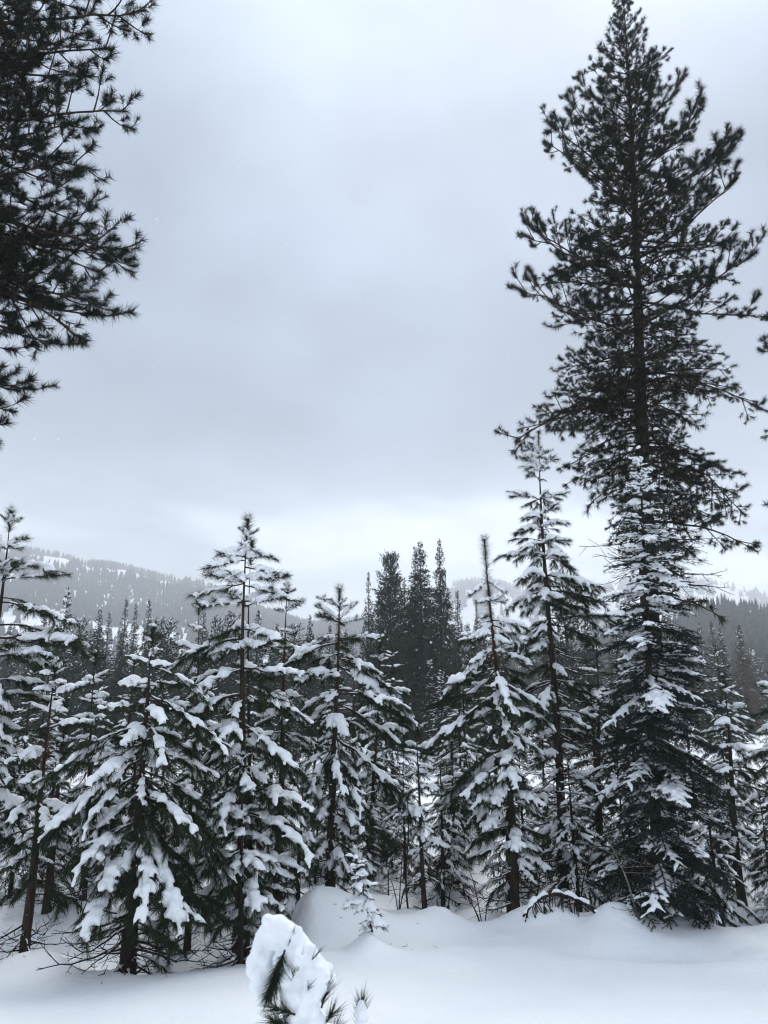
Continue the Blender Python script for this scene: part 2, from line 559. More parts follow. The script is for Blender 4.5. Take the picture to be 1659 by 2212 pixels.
        if style == 'bare':
            lay(P, .02, .9, .016, .010, .9)
            for Q, tt, ll in lats[::2]:
                lay(Q, .0, .7, .010, .008, .9)
        else:
            st = rng.uniform(.18, .50) if L > .5 else .12
            if lod == 0:                       # small clots caught in the twigs
                for Q, tt, ll in lats:
                    if rng.random() < .35:
                        q = Q[rng.integers(1, len(Q))]; rr = rng.uniform(.014, .028)
                        blobs.append((q[0], q[1], q[2] + rr * .6, rr * 1.3, rr * 1.1, rr * .8))
            cut = rng.uniform(.4, .7) if (L > .8 and rng.random() < .45) else None
            r1, r2 = .060 * rs * rng.uniform(.7, 1.2), .044 * rs * rng.uniform(.8, 1.1)
            if cut:
                lay(P, st, cut - .03, r1 * .8, r1); lay(P, cut + .05, 1.0, r1, r2)
            else:
                lay(P, st, 1.0, r1, r2)
            if L > .55 and style != 'fir':
                lay(P, .03, st + .03, .016, .024, .8)
            for Q, tt, ll in lats:
                if tt < st - .08 or rng.random() < (.38 if style != 'fir' else .10):
                    continue
                lay(Q, rng.uniform(0, .15), rng.uniform(.55, 1.0), .040 * rs * (.7 + .5 * min(1, ll / .25)), .024 * rs, .42)
    # rotate so that the chord lies along +X
    c = P[-1] - P[0]
    ph = math.atan2(c[2], math.hypot(c[0], c[1])); az = math.atan2(c[1], c[0])
    Lc = np.linalg.norm(c)
    ca, sa, cph, sph = math.cos(-az), math.sin(-az), math.cos(ph), math.sin(ph)
    Rz = np.array([[ca, -sa, 0], [sa, ca, 0], [0, 0, 1]])
    Ry = np.array([[cph, 0, sph], [0, 1, 0], [-sph, 0, cph]])
    M = Ry @ Rz
    out = dict(L=Lc, pitch=ph, M=M)
    for key, A in (('wood', wood), ('need', need), ('lich', lich)):
        V, F = A.arr()
        out[key] = (V @ M.T, F) if len(V) else None
    out['snow'] = None
    if blobs:
        vox = (.0125 if L < .7 else .015) if lod == 0 else .032
        me = blob_mesh('snow_pad', blobs, vox, sm=(3 if lod == 0 else 1))
        nv = len(me.vertices); co = np.empty(nv * 3, np.float32); me.vertices.foreach_get('co', co)
        co = (co.reshape(-1, 3) @ M.T).astype(np.float32)
        me.vertices.foreach_set('co', co.ravel()); me.update()
        out['snow'] = me
    return out


LIB = {}


def islands(me):
    n = len(me.vertices); lab = np.arange(n)
    e = np.empty(len(me.edges) * 2, np.int32); me.edges.foreach_get('vertices', e); e = e.reshape(-1, 2)
    for _ in range(400):
        m = np.minimum(lab[e[:, 0]], lab[e[:, 1]])
        new = lab.copy(); np.minimum.at(new, e[:, 0], m); np.minimum.at(new, e[:, 1], m)
        new = new[new]
        if (new == lab).all():
            break
        lab = new
    return len(np.unique(lab))


def lib_add(style, Ls, pitches, nvar, snow, seed, wm, nm, key=None):
    rng = np.random.default_rng(seed)
    L_ = LIB.setdefault(key or style, [])
    for L in Ls:
        for pt in pitches:
            for k in range(nvar):
                b = make_branch(rng, style, L, R(pt), snow * (rng.uniform(.8, 1.25) if style != 'fir' else rng.uniform(.55, 1.15)))
                b['wood_m'] = mk_mesh('branch', *b['wood'], wm, True)
                b['need_m'] = mk_mesh('needles', *b['need'], nm) if b['need'] else None
                b['lich_m'] = mk_mesh('lichen', *b['lich'], M_LICH) if b['lich'] else None
                b['clots'] = islands(b['snow']) > 1 if b['snow'] else False
                L_.append(b)


lib_add('laden', (.36, .62, .95, 1.4), (-12, -38), 3, 1.0, 11, M_TWIG, M_NEED)
lib_add('upper', (.30, .50, .80), (25, 2), 3, 1.1, 12, M_TWIG, M_NEED)
lib_add('tallup', (.7, 1.4, 2.3), (48, 25), 2, 0, 13, M_TWIG, M_NEEDD)
lib_add('tallmid', (1.2, 2.2, 3.1), (16, -4), 2, 0, 14, M_TWIG, M_NEEDD)
lib_add('talllow', (1.1, 2.2, 3.0), (-8, -24), 2, 0, 15, M_TWIG, M_NEEDD)
lib_add('fir', (.22, .45, .80, 1.15), (12, -20), 3, 1.0, 16, M_TWIG, M_FIR)
lib_add('bare', (.5, .9, 1.5), (8, -14), 2, 1, 17, M_TWIG, M_NEED)
lib_add('sapling', (.2, .4), (5, -35), 2, .8, 18, M_TWIG, M_NEED)


def pick(key, L, pitch, rnd):
    best, bs = None, 1e9
    for b in LIB[key]:
        s = abs(math.log(L / b['L'])) * 2.2 + abs(pitch - b['pitch']) * 2.0 + rnd.uniform(0, .55)
        if s < bs:
            best, bs = b, s
    return best


def add_branch(tree, key, loc, az, pitch, L, rnd, snow=True, dead=False):
    b = pick(key, L, pitch, rnd)
    s = L / b['L']
    my = rnd.choice((-1, 1))
    o = obj('branch', b['wood_m'], tree, loc, (rnd.uniform(-.22, .22), -pitch, az), (s, s * my, s))
    if b['need_m']:
        obj('needles', b['need_m'], o, kind='stuff')
    if b['lich_m']:
        obj('lichen', b['lich_m'], o, kind='stuff')
    if snow and b['snow']:
        sp_ = obj('snow_pad', b['snow'], o)
        if b['clots']:
            sp_['kind'] = 'stuff'
    return o


def interp(tab, x, c):
    return float(np.interp(x, [r[0] for r in tab], [r[c] for r in tab]))


TREES = []


def trunk_mesh(pts, rad, mat, rng, sides=10):
    P = np.array(pts); rad = np.array(rad)
    V, F = tube(P, rad, sides)
    n = len(P)
    d = 1 + .13 * vn(np.tile(np.arange(sides) * 1.7, n), np.repeat(P[:, 2] * 3.1, sides), 3)
    C = np.repeat(P, sides, 0)
    V = C + (V - C) * d[:, None]
    V = np.concatenate([V, P[-1:]]); 
    k = len(V) - 1; b = (n - 1) * sides
    F = np.concatenate([F, [[b + j, b + (j + 1) % sides, k] for j in range(sides)]])
    return mk_mesh('trunk', V, F, mat, True)


def hero_tree(name, label, Y, base_px, top_px, prof, rbase, spacing, perw, slopes, styles, snow_p, seed,
              group=None, bark=None, bark_bottom=None, leader=(.35, 0), dead_zone=None, bare_from=None, bend=0.0,
              nl=.13, need_mat=None, inner=0.0, cat='tree', extra=None, leader_snow=True, minlen=.16, yback=.9, skip=.14, lowgreen=0, shrink=1.0, mg=.04):
    """prof: rows (print y, left px, right px) of the crown's outline; slopes and styles: rows by relative height"""
    rnd = random.Random(seed); rng = np.random.default_rng(seed)
    bx = at_x(base_px, Y, 0); gz = G(bx, Y)
    bx = at_x(base_px, Y, gz)
    top = at_z(top_px[0], top_px[1], Y)
    base = Vector((bx, Y, gz - .15))
    t = bpy.data.objects.new(name, None); COL.objects.link(t); t.location = base
    t.empty_display_size = .3
    t['label'] = label; t['category'] = cat
    if group:
        t['group'] = group
    Ht = top.z - base.z
    lean = (top.x - base.x)
    wob = [rnd.uniform(-.022, .022) for _ in range(4)]

    def axis(h):
        f = h / Ht
        return np.array([lean * f + bend * Ht * f * (1 - f) * 4 + wob[0] * Ht * math.sin(f * 6) * .3, wob[1] * Ht * math.sin(f * 5) * .4, h])

    def rad(h):
        f = h / Ht
        return max(.006, rbase * (1 - f) ** .95 * (1 + .25 * math.exp(-h / .18)))
    hs = np.linspace(0, Ht, max(10, int(Ht / .22)))
    obj('trunk', trunk_mesh([axis(h) for h in hs], [rad(h) for h in hs], bark or M_BARK, rng), t)
    # crown outline in metres
    tab = []
    for py, lp, rp in prof:
        z = at_z(0, py, Y).z
        h = z - base.z
        tx = base.x + axis(min(max(h, 0), Ht))[0]
        sc_ = S16 / FPX * depth(Y, z)
        cpx = tx / sc_ + 384 / S16
        tab.append((h, max(.05, (cpx - lp) * sc_ - mg), max(.05, (rp - cpx) * sc_ - mg)))
    tab.sort()

    def env(h, az):
        l, r = interp(tab, h, 1), interp(tab, h, 2)
        c = math.cos(az)
        side = r if c > 0 else l
        return side * c * c + (l + r) * .5 * yback * (1 - c * c)
    hmin = tab[0][0]
    if name == 'snowy_pine' and not lowgreen:
        lowgreen = 5
    h = Ht - leader[0]
    ph = rnd.uniform(0, 6)
    while h > max(hmin, .12):
        f = h / Ht
        slope = interp(slopes, f, 1)
        pw = max(4, perw - (1 if f > .6 else 0)) if name == 'snowy_pine' else perw
        for k in range(pw):
            az = ph + k * 2 * math.pi / pw + rnd.uniform(-.35, .35)
            hh = h + rnd.uniform(-.06, .06) * (1 if spacing > .2 else 1.5)
            pt = R(slope + rnd.uniform(-13, 13))
            rr = env(hh, az)
            for _ in range(3):
                rr = env(hh + rr * math.tan(pt), az)
            if rnd.random() < skip:
                continue
            big = rnd.uniform(.62, 1.08) if rnd.random() < .70 else rnd.uniform(.32, .66)
            L = rr * shrink * big / math.cos(pt) * 1.02
            if L < minlen:
                L = minlen * rnd.uniform(.8, 1.2)
            st = [s for s in styles if f <= s[0]][0][1]
            if isinstance(st, (tuple, list)):
                st = rnd.choice(st)
            a = axis(min(hh, Ht * .995))
            add_branch(t, st, a, az, pt, L, rnd, snow=rnd.random() < snow_p * (1.0 if st != 'fir' else 1))
        ph += 1.1 + rnd.uniform(-.3, .3)
        h -= spacing * rnd.uniform(.8, 1.2) * ((1.04 if f > .6 else 1.0) if name == 'snowy_pine' else (.75 + .35 * (1 - f)))
    if lowgreen:                                   # scattered green sprays on the stem below the crown
        for k in range(lowgreen):
            hh = hmin + .35 - .75 * rnd.random()
            add_branch(t, 'laden', axis(max(.25, hh)), rnd.uniform(0, 6.28), R(rnd.uniform(-45, -8)), rnd.uniform(.3, .75), rnd, snow=rnd.random() < snow_p * .5)
    for ex in (extra or ()):                       # single boughs the photo shows plainly: tip, where it leaves the stem, kind
        tpx, tpy, apy, key, sn, dy = ex
        za = at_z(0, apy, Y).z - base.z
        A_ = axis(min(za, Ht)); T_ = at_z(tpx, tpy, Y + dy) - base
        v = np.array(T_) - A_; v = v * (1 - mg / max(.3, float(np.linalg.norm(v))))
        add_branch(t, key, A_, math.atan2(v[1], v[0]), math.atan2(v[2], math.hypot(v[0], v[1])), float(np.linalg.norm(v)), rnd, snow=sn)
    if name == 'snowy_pine' and not bare_from:
        bare_from = (.2, .9, 7, .6)
    if bare_from:                                  # dead limbs below the green crown
        b0, b1, nb, bl = bare_from
        for k in range(nb * 2):
            hh = b0 + (b1 - b0) * rnd.random()
            add_branch(t, 'bare', axis(hh), rnd.uniform(0, 6.28), R(rnd.uniform(-18, 14)), bl * rnd.uniform(.5, 1.1), rnd, snow=(snow_p > 0 and rnd.random() < .65))
    # needles on the leader and dead ones lower on the stem
    if leader[1] >= 0:
        m = int((900 if leader[0] < .5 else 560) * (leader[0] + .12) * (nl / .13)) + 160
        hh = Ht - (leader[0] + .12) * rng.random(m) ** 1.25
        P = np.array([axis(q) for q in hh])
        V, F = needles(rng, P, np.tile([0, 0, 1.], (m, 1)), nl * 1.1, .0048, .0, (18, 86))
        obj('leader_needles', mk_mesh('leader_needles', V, F, need_mat or M_NEED), t, kind='stuff')
        if leader_snow and snow_p > .4:
            a = axis(Ht)
            bl = [(a[0] + rnd.uniform(-.02, .02), a[1] + rnd.uniform(-.02, .02), a[2] + .002 + .012 * q, .050 - .012 * q, .048 - .012 * q, .022) for q in range(3)]
            obj('snow_cap', blob_mesh('snow_cap', bl, .012), t)
    if dead_zone:
        h0, h1, m = dead_zone
        hh = Ht - h1 + (h1 - h0) * rng.random(m)
        P = np.array([axis(q) for q in hh])
        V, F = needles(rng, P, np.tile([0, 0, 1.], (m, 1)), nl * .95, .006, 1.1, (40, 100))
        obj('dead_needles', mk_mesh('dead_needles', V, F, M_DEAD), t, kind='stuff', label='rusty brown dead needles on the stem')
    TREES.append(t)
    return t, axis, Ht


PS = [(0, -22), (.3, -30), (.5, -24), (.7, -8), (.85, 8), (1, 32)]
PST = [(.62, 'laden'), (.8, ('laden', 'upper')), (1.01, 'upper')]

hero_tree('snowy_pine', 'broad snow-laden pine at the left front, with twin dark stems and long drooping left boughs', 9.95, 265, (331, 1352),
          [(1362, 318, 348), (1420, 245, 375), (1480, 205, 405), (1560, 150, 445), (1640, 125, 465), (1720, 80, 475), (1800, 65, 492), (1865, 140, 505)],
          .095, .25, 7, [(0, -16), (.2, -28), (.4, -38), (.6, -34), (.75, -20), (.9, 2), (1, 28)], PST, .70, 1017, bare_from=(.15, 1.25, 20, 1.0), lowgreen=1,
          dead_zone=(1.3, 2.4, 500), leader=(.16, 0), skip=.10,
          extra=[(72, 1705, 1560, 'laden', 1, -.3), (78, 1822, 1640, 'laden', 1, -.45), (495, 1625, 1500, 'laden', 1, -.2), (455, 1520, 1440, 'laden', 1, 0), (185, 1880, 1790, 'laden', 1, -.5), (430, 1800, 1700, 'laden', 1, -.6), (215, 1930, 1860, 'laden', 1, -.7), (330, 1900, 1820, 'laden', 1, -.5), (395, 2060, 1985, 'laden', 0, -.3), (175, 2030, 2000, 'laden', 0, -.1), (400, 1990, 1940, 'laden', 0, .1)])
hero_tree('snowy_pine', 'second thin stem rising against the twin-stemmed pine at the left front', 10.02, 283, (312, 1700),
          [(1720, 290, 330), (1800, 250, 360), (1950, 230, 370), (2020, 240, 360)], .055, .33, 4, PS, PST, .5, 102, bare_from=(.2, .9, 6, .5))
hero_tree('snowy_pine', 'tall pine left of the middle, dark tufted tip against the sky, tiers padded with snow', 11.0, 508, (537, 1120),
          [(1130, 518, 556), (1190, 478, 602), (1240, 440, 622), (1300, 412, 640), (1380, 378, 640), (1440, 355, 662), (1500, 390, 675), (1560, 385, 695), (1650, 400, 670), (1750, 410, 690), (1850, 410, 715), (1920, 430, 700), (1990, 440, 610)],
          .085, .30, 6, [(0, -20), (.25, -26), (.5, -26), (.65, -16), (.78, 0), (.9, 14), (1, 38)], PST, .86, 103, bark=M_BARKR, leader=(.26, 0), nl=.15, bare_from=(.2, .8, 8, .7),
          extra=[(478, 1205, 1180, 'upper', 1, 0), (442, 1228, 1210, 'upper', 1, -.1), (602, 1210, 1185, 'upper', 1, 0), (625, 1245, 1225, 'upper', 1, .1), (420, 1290, 1260, 'upper', 1, 0), (642, 1300, 1265, 'upper', 1, -.1), (362, 1445, 1380, 'laden', 1, 0), (680, 1568, 1480, 'laden', 1, -.2)])
hero_tree('snowy_pine', 'thin pine stem standing close behind the tall tufted pine', 11.5, 528, (546, 1168),
          [(1185, 530, 565), (1300, 520, 580), (1500, 500, 600), (1700, 480, 620), (1850, 480, 640)], .05, .5, 4, PS, PST, .7, 104, leader=(.3, 0))
hero_tree('snowy_pine', 'short pine in front of the tall tufted pine, tip bowed by a white lump', 10.6, 515, (528, 1628),
          [(1640, 500, 556), (1700, 478, 590), (1780, 455, 625), (1860, 430, 645), (1930, 420, 650)], .05, .26, 6, PS, PST, .85, 105, leader=(.12, 0))
hero_tree('snowy_pine', 'slim reddish-stemmed pine with a white cap just right of the tall tufted pine', 13.5, 596, (622, 1266),
          [(1278, 588, 645), (1320, 578, 668), (1370, 588, 660), (1430, 556, 690), (1500, 545, 700), (1650, 535, 700), (1800, 540, 690)],
          .075, .34, 6, PS, PST, .85, 106, bark=M_BARKR, leader=(.12, 0), dead_zone=(.9, 2.0, 420))
hero_tree('snowy_pine', 'middle pine with a spiky bare tuft on top between two white-capped arms', 12.8, 712, (733, 1270),
          [(1290, 678, 772), (1340, 640, 825), (1400, 596, 845), (1450, 600, 852), (1500, 635, 885), (1560, 645, 915), (1620, 650, 905), (1700, 645, 905), (1800, 635, 880), (1890, 655, 860)],
          .085, .30, 6, [(0, -22), (.3, -32), (.5, -34), (.65, -22), (.8, -4), (.92, 12), (1, 30)], PST, .86, 107, bark=M_BARKR, leader=(.30, 0), dead_zone=(.42, .95, 300),
          extra=[(682, 1305, 1340, 'upper', 1, 0), (770, 1300, 1340, 'upper', 1, 0), (600, 1450, 1390, 'laden', 1, 0), (905, 1570, 1440, 'laden', 1, -.2), (870, 1510, 1420, 'laden', 1, 0), (870, 1610, 1520, 'laden', 1, -.3), (630, 1420, 1370, 'upper', 1, .1)])
hero_tree('snowy_pine', 'small snow-clad pine at the left edge of the round drift', 12.3, 643, (655, 1660),
          [(1672, 640, 670), (1740, 610, 700), (1800, 600, 710), (1870, 610, 700)], .04, .3, 5, PS, PST, .8, 108, leader=(.12, 0))
hero_tree('snowy_pine', 'slender pine with a bare straight foot standing in the hollow right of the round drift', 13.1, 920, (897, 1562),
          [(1575, 880, 920), (1620, 846, 955), (1700, 836, 968), (1780, 836, 968), (1860, 870, 940)], .05, .3, 6, PS, PST, .8, 109, leader=(.12, 0), bare_from=(.3, 1.0, 5, .5))
hero_tree('snowy_pine', 'pine with a long bottlebrush tip and rusty needles below it, right of the middle', 13.0, 1113, (1047, 1163),
          [(1268, 1008, 1082), (1305, 1008, 1095), (1360, 1005, 1142), (1420, 965, 1155), (1500, 940, 1192), (1580, 910, 1205), (1650, 910, 1205), (1720, 925, 1195), (1800, 935, 1185), (1870, 990, 1150)],
          .085, .30, 6, [(0, -14), (.3, -20), (.5, -26), (.65, -22), (.8, -8), (1, 8)], PST, .86, 110, bark=M_BARKR, leader=(1.05, 0), dead_zone=(.9, 2.2, 700), nl=.155, bend=.01, bare_from=(.3, 1.2, 8, .8),
          extra=[(1010, 1290, 1255, 'upper', 1, 0), (1092, 1280, 1255, 'upper', 1, 0), (948, 1515, 1410, 'laden', 1, -.1), (915, 1622, 1500, 'laden', 1, -.2), (1190, 1545, 1470, 'laden', 1, 0), (1140, 1395, 1350, 'laden', 1, 0), (1018, 1390, 1350, 'laden', 1, -.1)])
hero_tree('snowy_pine', 'tall dense pine with snow-edged flat tiers, left of the blue-green fir', 14.6, 1217, (1165, 928),
          [(940, 1150, 1182), (990, 1105, 1202), (1060, 1078, 1225), (1120, 1066, 1240), (1180, 1085, 1275), (1250, 1068, 1300), (1290, 1058, 1335), (1400, 1085, 1335), (1500, 1085, 1345), (1600, 1085, 1335), (1700, 1105, 1325), (1800, 1125, 1320)],
          .10, .30, 7, [(0, -12), (.3, -14), (.55, -16), (.7, -8), (.85, 6), (1, 28)], [(.5, ('laden', 'bare')), (.78, 'laden'), (.92, ('laden', 'upper')), (1.01, 'upper')], .72, 111, leader=(.55, 0), nl=.10, dead_zone=(2.2, 4.2, 400), bare_from=(.4, 2.4, 16, 1.0))
hero_tree('young_fir', 'blue-green fir at the right front with white clumps on its dark boughs', 12.15, 1425, (1380, 968),
          [(980, 1362, 1398), (1050, 1343, 1432), (1110, 1322, 1444), (1170, 1320, 1486), (1270, 1296, 1500), (1350, 1285, 1535), (1430, 1292, 1560), (1500, 1295, 1560), (1600, 1286, 1575), (1680, 1295, 1600), (1760, 1312, 1580), (1850, 1305, 1565), (1930, 1285, 1575), (1985, 1320, 1580)],
          .10, .165, 7, [(0, -30), (.25, -26), (.5, -20), (.7, -10), (.85, 8), (1, 30)], [(1.01, 'fir')], .46, 112, shrink=.95, skip=.05, leader=(.30, 0), nl=.04, need_mat=M_FIR)
hero_tree('snowy_pine', 'open pine with a straight bare foot at the right, beyond the fir', 14.3, 1605, (1560, 1458),
          [(1470, 1543, 1600), (1540, 1515, 1642), (1600, 1500, 1655), (1680, 1508, 1675), (1760, 1520, 1695), (1830, 1540, 1690)],
          .085, .32, 6, [(0, -14), (.4, -20), (.7, -12), (.85, 0), (1, 20)], PST, .82, 113, leader=(.25, 0), bare_from=(.5, 1.3, 6, .6))
hero_tree('snowy_pine', 'pine cut by the left edge of the photo, thick dark tuft at its tip', 11.5, -95, (20, 1100),
          [(1112, -5, 42), (1150, -25, 58), (1210, -45, 112), (1260, -70, 150), (1330, -90, 192), (1390, -120, 196), (1450, -150, 165), (1550, -180, 130), (1700, -200, 130), (1820, -200, 120)],
          .10, .30, 6, [(0, -16), (.4, -16), (.6, -10), (.75, 4), (.9, 14), (1, 40)], PST, .82, 114, bark=M_BARKR, leader=(.25, 0),
          extra=[(192, 1395, 1350, 'laden', 1, 0), (155, 1345, 1300, 'laden', 1, -.2), (125, 1235, 1210, 'upper', 1, 0), (120, 1440, 1400, 'laden', 1, .2)])
hero_tree('snowy_pine', 'small pine with rusty dead needles round its stem at the far left, dark curved foot', 10.55, 42, (122, 1424),
          [(1435, 98, 150), (1480, 78, 190), (1540, 50, 215), (1600, 15, 225), (1700, -10, 205), (1780, -30, 165), (1850, 0, 140)],
          .075, .28, 6, [(0, -14), (.4, -18), (.7, -6), (1, 20)], PST, .62, 115, bark=M_BARKR, leader=(.15, 0), dead_zone=(.9, 2.0, 700), bare_from=(.25, .9, 10, .8))
hero_tree('snowy_pine', 'young pine with a pointed snow cap, between the left edge pines and broad front pine', 13.0, 178, (207, 1408),
          [(1420, 188, 232), (1480, 155, 262), (1560, 145, 285), (1700, 130, 290), (1820, 130, 280)], .06, .32, 6, PS, PST, .8, 116, leader=(.12, 0))
hero_tree('snowy_pine', 'thin sparse pine with three white caps near its tip, left of the tall tufted pine', 13.6, 418, (428, 1298),
          [(1312, 408, 446), (1345, 398, 452), (1385, 362, 476), (1460, 376, 482), (1560, 370, 490), (1700, 360, 500), (1850, 360, 500)],
          .055, .42, 5, PS, PST, .8, 117, leader=(.15, 0), bark=M_BARKR)
hero_tree('snowy_pine', 'reddish pine stem in the hollow behind the far left pine', 12.6, 100, (140, 1560),
          [(1575, 120, 165), (1650, 80, 200), (1750, 70, 210), (1850, 80, 190)], .075, .36, 5, PS, PST, .6, 118, bark=M_BARKR)
hero_tree('snowy_pine', 'straight dark-stemmed pine between the broad front pine and the tall tufted pine', 11.8, 403, (420, 1600),
          [(1615, 400, 445), (1680, 350, 480), (1780, 340, 495), (1870, 350, 500), (1930, 360, 480)], .055, .34, 6, PS, PST, .6, 119)
hero_tree('snowy_pine', 'pine cut by the right edge of the photo behind the open pine', 15.6, 1720, (1668, 1420),
          [(1440, 1650, 1700), (1500, 1620, 1740), (1600, 1600, 1770), (1700, 1590, 1790), (1800, 1590, 1790), (1880, 1620, 1780)],
          .08, .34, 6, PS, PST, .8, 120)
hero_tree('snowy_pine', 'small pine with small white lumps between the middle pine and the dark firs', 15.5, 800, (820, 1385),
          [(1395, 805, 838), (1430, 790, 850), (1490, 770, 890), (1560, 760, 905), (1700, 750, 900), (1800, 760, 890)], .06, .36, 6, PS, PST, .85, 121)
hero_tree('snowy_pine', 'bushy young pine filling the gap left of the bottlebrush pine', 15.0, 985, (975, 1600),
          [(1612, 960, 995), (1680, 915, 1040), (1760, 905, 1050), (1850, 920, 1040)], .06, .32, 6, PS, PST, .85, 122)
hero_tree('snowy_pine', 'bushy pine between the dense tall pine and the fir, dark twiggy inside', 15.8, 1300, (1285, 1330),
          [(1345, 1270, 1310), (1450, 1240, 1345), (1600, 1225, 1370), (1750, 1220, 1370), (1850, 1240, 1360)], .07, .34, 6, PS, [(.6, ('laden', 'bare')), (.8, ('laden', 'upper')), (1.01, 'upper')], .55, 123)

# the big old pine
hero_tree('old_pine', 'towering nearly snowless old pine at the right, its tip at the top edge', 16.2, 1442, (1342, -4),
          [(8, 1318, 1372), (60, 1275, 1420), (100, 1270, 1460), (170, 1235, 1475), (250, 1172, 1500), (300, 1190, 1560), (380, 1190, 1590), (480, 1118, 1560), (540, 1130, 1645), (620, 1092, 1600), (680, 1160, 1665), (760, 1155, 1590),
           (830, 1180, 1645), (910, 1100, 1660), (960, 1105, 1650), (1010, 1270, 1640), (1080, 1210, 1600), (1150, 1250, 1625), (1200, 1330, 1600), (1250, 1340, 1560)],
          .235, .255, 6, [(0, -22), (.42, -20), (.52, -8), (.62, 4), (.72, 16), (.82, 28), (.92, 42), (1, 58)],
          [(.52, 'talllow'), (.64, ('talllow', 'tallmid')), (.80, 'tallmid'), (1.01, 'tallup')], 0, 131, leader=(.3, 0), nl=.15, need_mat=M_NEEDD,
          bare_from=(3.6, 7.5, 34, 1.5), minlen=.40, shrink=.80, skip=.12, mg=.11,
          extra=[(1098, 615, 720, 'tallmid', 0, 0), (1118, 500, 620, 'tallmid', 0, .3), (1130, 478, 600, 'tallmid', 0, -.6), (1172, 255, 400, 'tallup', 0, 0), (1215, 200, 340, 'tallup', 0, 0), (1168, 300, 440, 'tallmid', 0, .3), (1640, 540, 700, 'tallmid', 0, 0), (1595, 380, 560, 'tallmid', 0, 0), (1588, 290, 460, 'tallup', 0, 0), (1590, 315, 500, 'tallup', 0, -.5), (1525, 225, 380, 'tallup', 0, 0), (1665, 685, 650, 'tallmid', 0, 0), (1650, 885, 800, 'talllow', 0, 0), (1105, 955, 870, 'talllow', 0, -.4), (1185, 850, 860, 'tallmid', 0, 0), (1150, 900, 880, 'talllow', 0, .6), (1240, 160, 280, 'tallup', 0, 0), (1480, 160, 300, 'tallup', 0, 0), (1620, 1120, 960, 'talllow', 0, 0), (1590, 1100, 1000, 'talllow', 0, .5), (1650, 1195, 1130, 'talllow', 0, -.4), (1588, 1272, 1240, 'bare', 0, 0), (1570, 1245, 1220, 'bare', 0, .3), (1575, 1340, 1290, 'talllow', 0, -.3), (1575, 1020, 960, 'talllow', 0, 0), (1210, 1010, 960, 'talllow', 0, 0), (1230, 1040, 990, 'talllow', 0, -.5), (1260, 1100, 1030, 'talllow', 0, 0)])
hero_tree('old_pine', 'dark old pine out of frame at the left, boughs reaching in at the top left', 9.2, -260, (-120, -520),
          [(-500, -200, -60), (-300, -300, 120), (-100, -500, 260), (0, -560, 335), (60, -560, 330), (130, -560, 270), (190, -560, 300), (250, -560, 298), (320, -560, 240), (420, -560, 268), (520, -560, 300), (550, -560, 305),
           (640, -560, 245), (700, -560, 245), (745, -540, 160), (790, -500, 60), (850, -500, 100), (900, -480, 45), (960, -450, 22), (1000, -450, -30)],
          .26, .235, 6, [(0, -18), (.3, -18), (.5, -10), (.7, 0), (.85, 18), (1, 50)],
          [(.42, ('talllow', 'tallmid')), (.80, 'tallmid'), (1.01, 'tallup')], 0, 132, leader=(.3, 0), nl=.16, need_mat=M_NEEDD, minlen=.5, shrink=.88, mg=.17,
          extra=[(250, 690, 560, 'tallmid', 0, 0), (190, 735, 600, 'talllow', 0, -.2), (160, 755, 620, 'tallmid', 0, .2), (230, 655, 540, 'tallmid', 0, -.4), (305, 548, 430, 'tallmid', 0, 0), (285, 560, 450, 'tallmid', 0, .4), (60, 765, 700, 'tallmid', 0, 0), (102, 850, 760, 'tallmid', 0, 0), (60, 900, 800, 'tallmid', 0, .3), (22, 965, 860, 'tallmid', 0, 0), (340, 20, 60, 'tallmid', 0, 0), (300, 240, 250, 'tallmid', 0, 0), (270, 105, 120, 'tallmid', 0, .2), (40, 690, 600, 'talllow', 0, .4)])
hero_tree('old_pine', 'pine standing out of the frame at the right, only a few bough tips reaching in', 15.0, 1960, (1900, 300),
          [(320, 1880, 1930), (500, 1780, 2020), (700, 1655, 2100), (745, 1640, 2100), (830, 1650, 2100), (900, 1690, 2100), (1200, 1700, 2150)],
          .2, .5, 5, [(0, -20), (.5, -8), (.8, 14), (1, 50)], [(.6, ('talllow', 'tallmid')), (.80, 'tallmid'), (1.01, 'tallup')], 0, 133, leader=(.3, 0), minlen=.5)


# a few snow lumps caught on the outer boughs of the old pines
def lump(rng, L):
    bl = []
    for k in range(7):
        s = k / 6
        r = .045 * math.sin(math.pi * (.15 + .7 * s)) * rng.uniform(.8, 1.2)
        bl.append((L * (s - .5), rng.normal(scale=.01), .02, r * 1.3, r * 1.1, r * .8))
    return blob_mesh('snow_pad', bl, .014)


_rng = np.random.default_rng(77)
LUMPS = [lump(_rng, .22 + .06 * k) for k in range(4)]
for t in [q for q in TREES if q.name.startswith('old_pine')]:
    kids = [c for c in t.children if c.name.startswith('branch') and 'bare' not in c.name and c.children]
    rr = random.Random(3)
    for c in kids:
        if rr.random() < (.34 if c.location.z < 9 else .14) and abs(c.rotation_euler[1]) < .5:
            me = next(q.data for q in c.children if q.name.startswith('needles'))
            L = max(v.co.x for v in list(me.vertices)[::23])
            s = c.scale[0]
            obj('snow_pad', rr.choice(LUMPS), c, (L * rr.uniform(.78, .92), rr.uniform(-.06, .06), .045), (0, 0, 0), (1 / s, 1 / s, 1 / s))

# ------------------------------------------------------------------ sapling on its little peak, and thin shoots
hero_tree('pine_sapling', 'small leaning sapling clad in snow on its own little peak of snow in the middle', 10.55, 815, (768, 1852),
          [(1862, 748, 800), (1900, 735, 818), (1940, 735, 822), (1975, 742, 830), (2010, 790, 845)],
          .017, .15, 5, [(0, -30), (.5, -25), (.8, -10), (1, 15)], [(1.01, 'sapling')], .92, 141, leader=(.06, 0), nl=.06, minlen=.12)

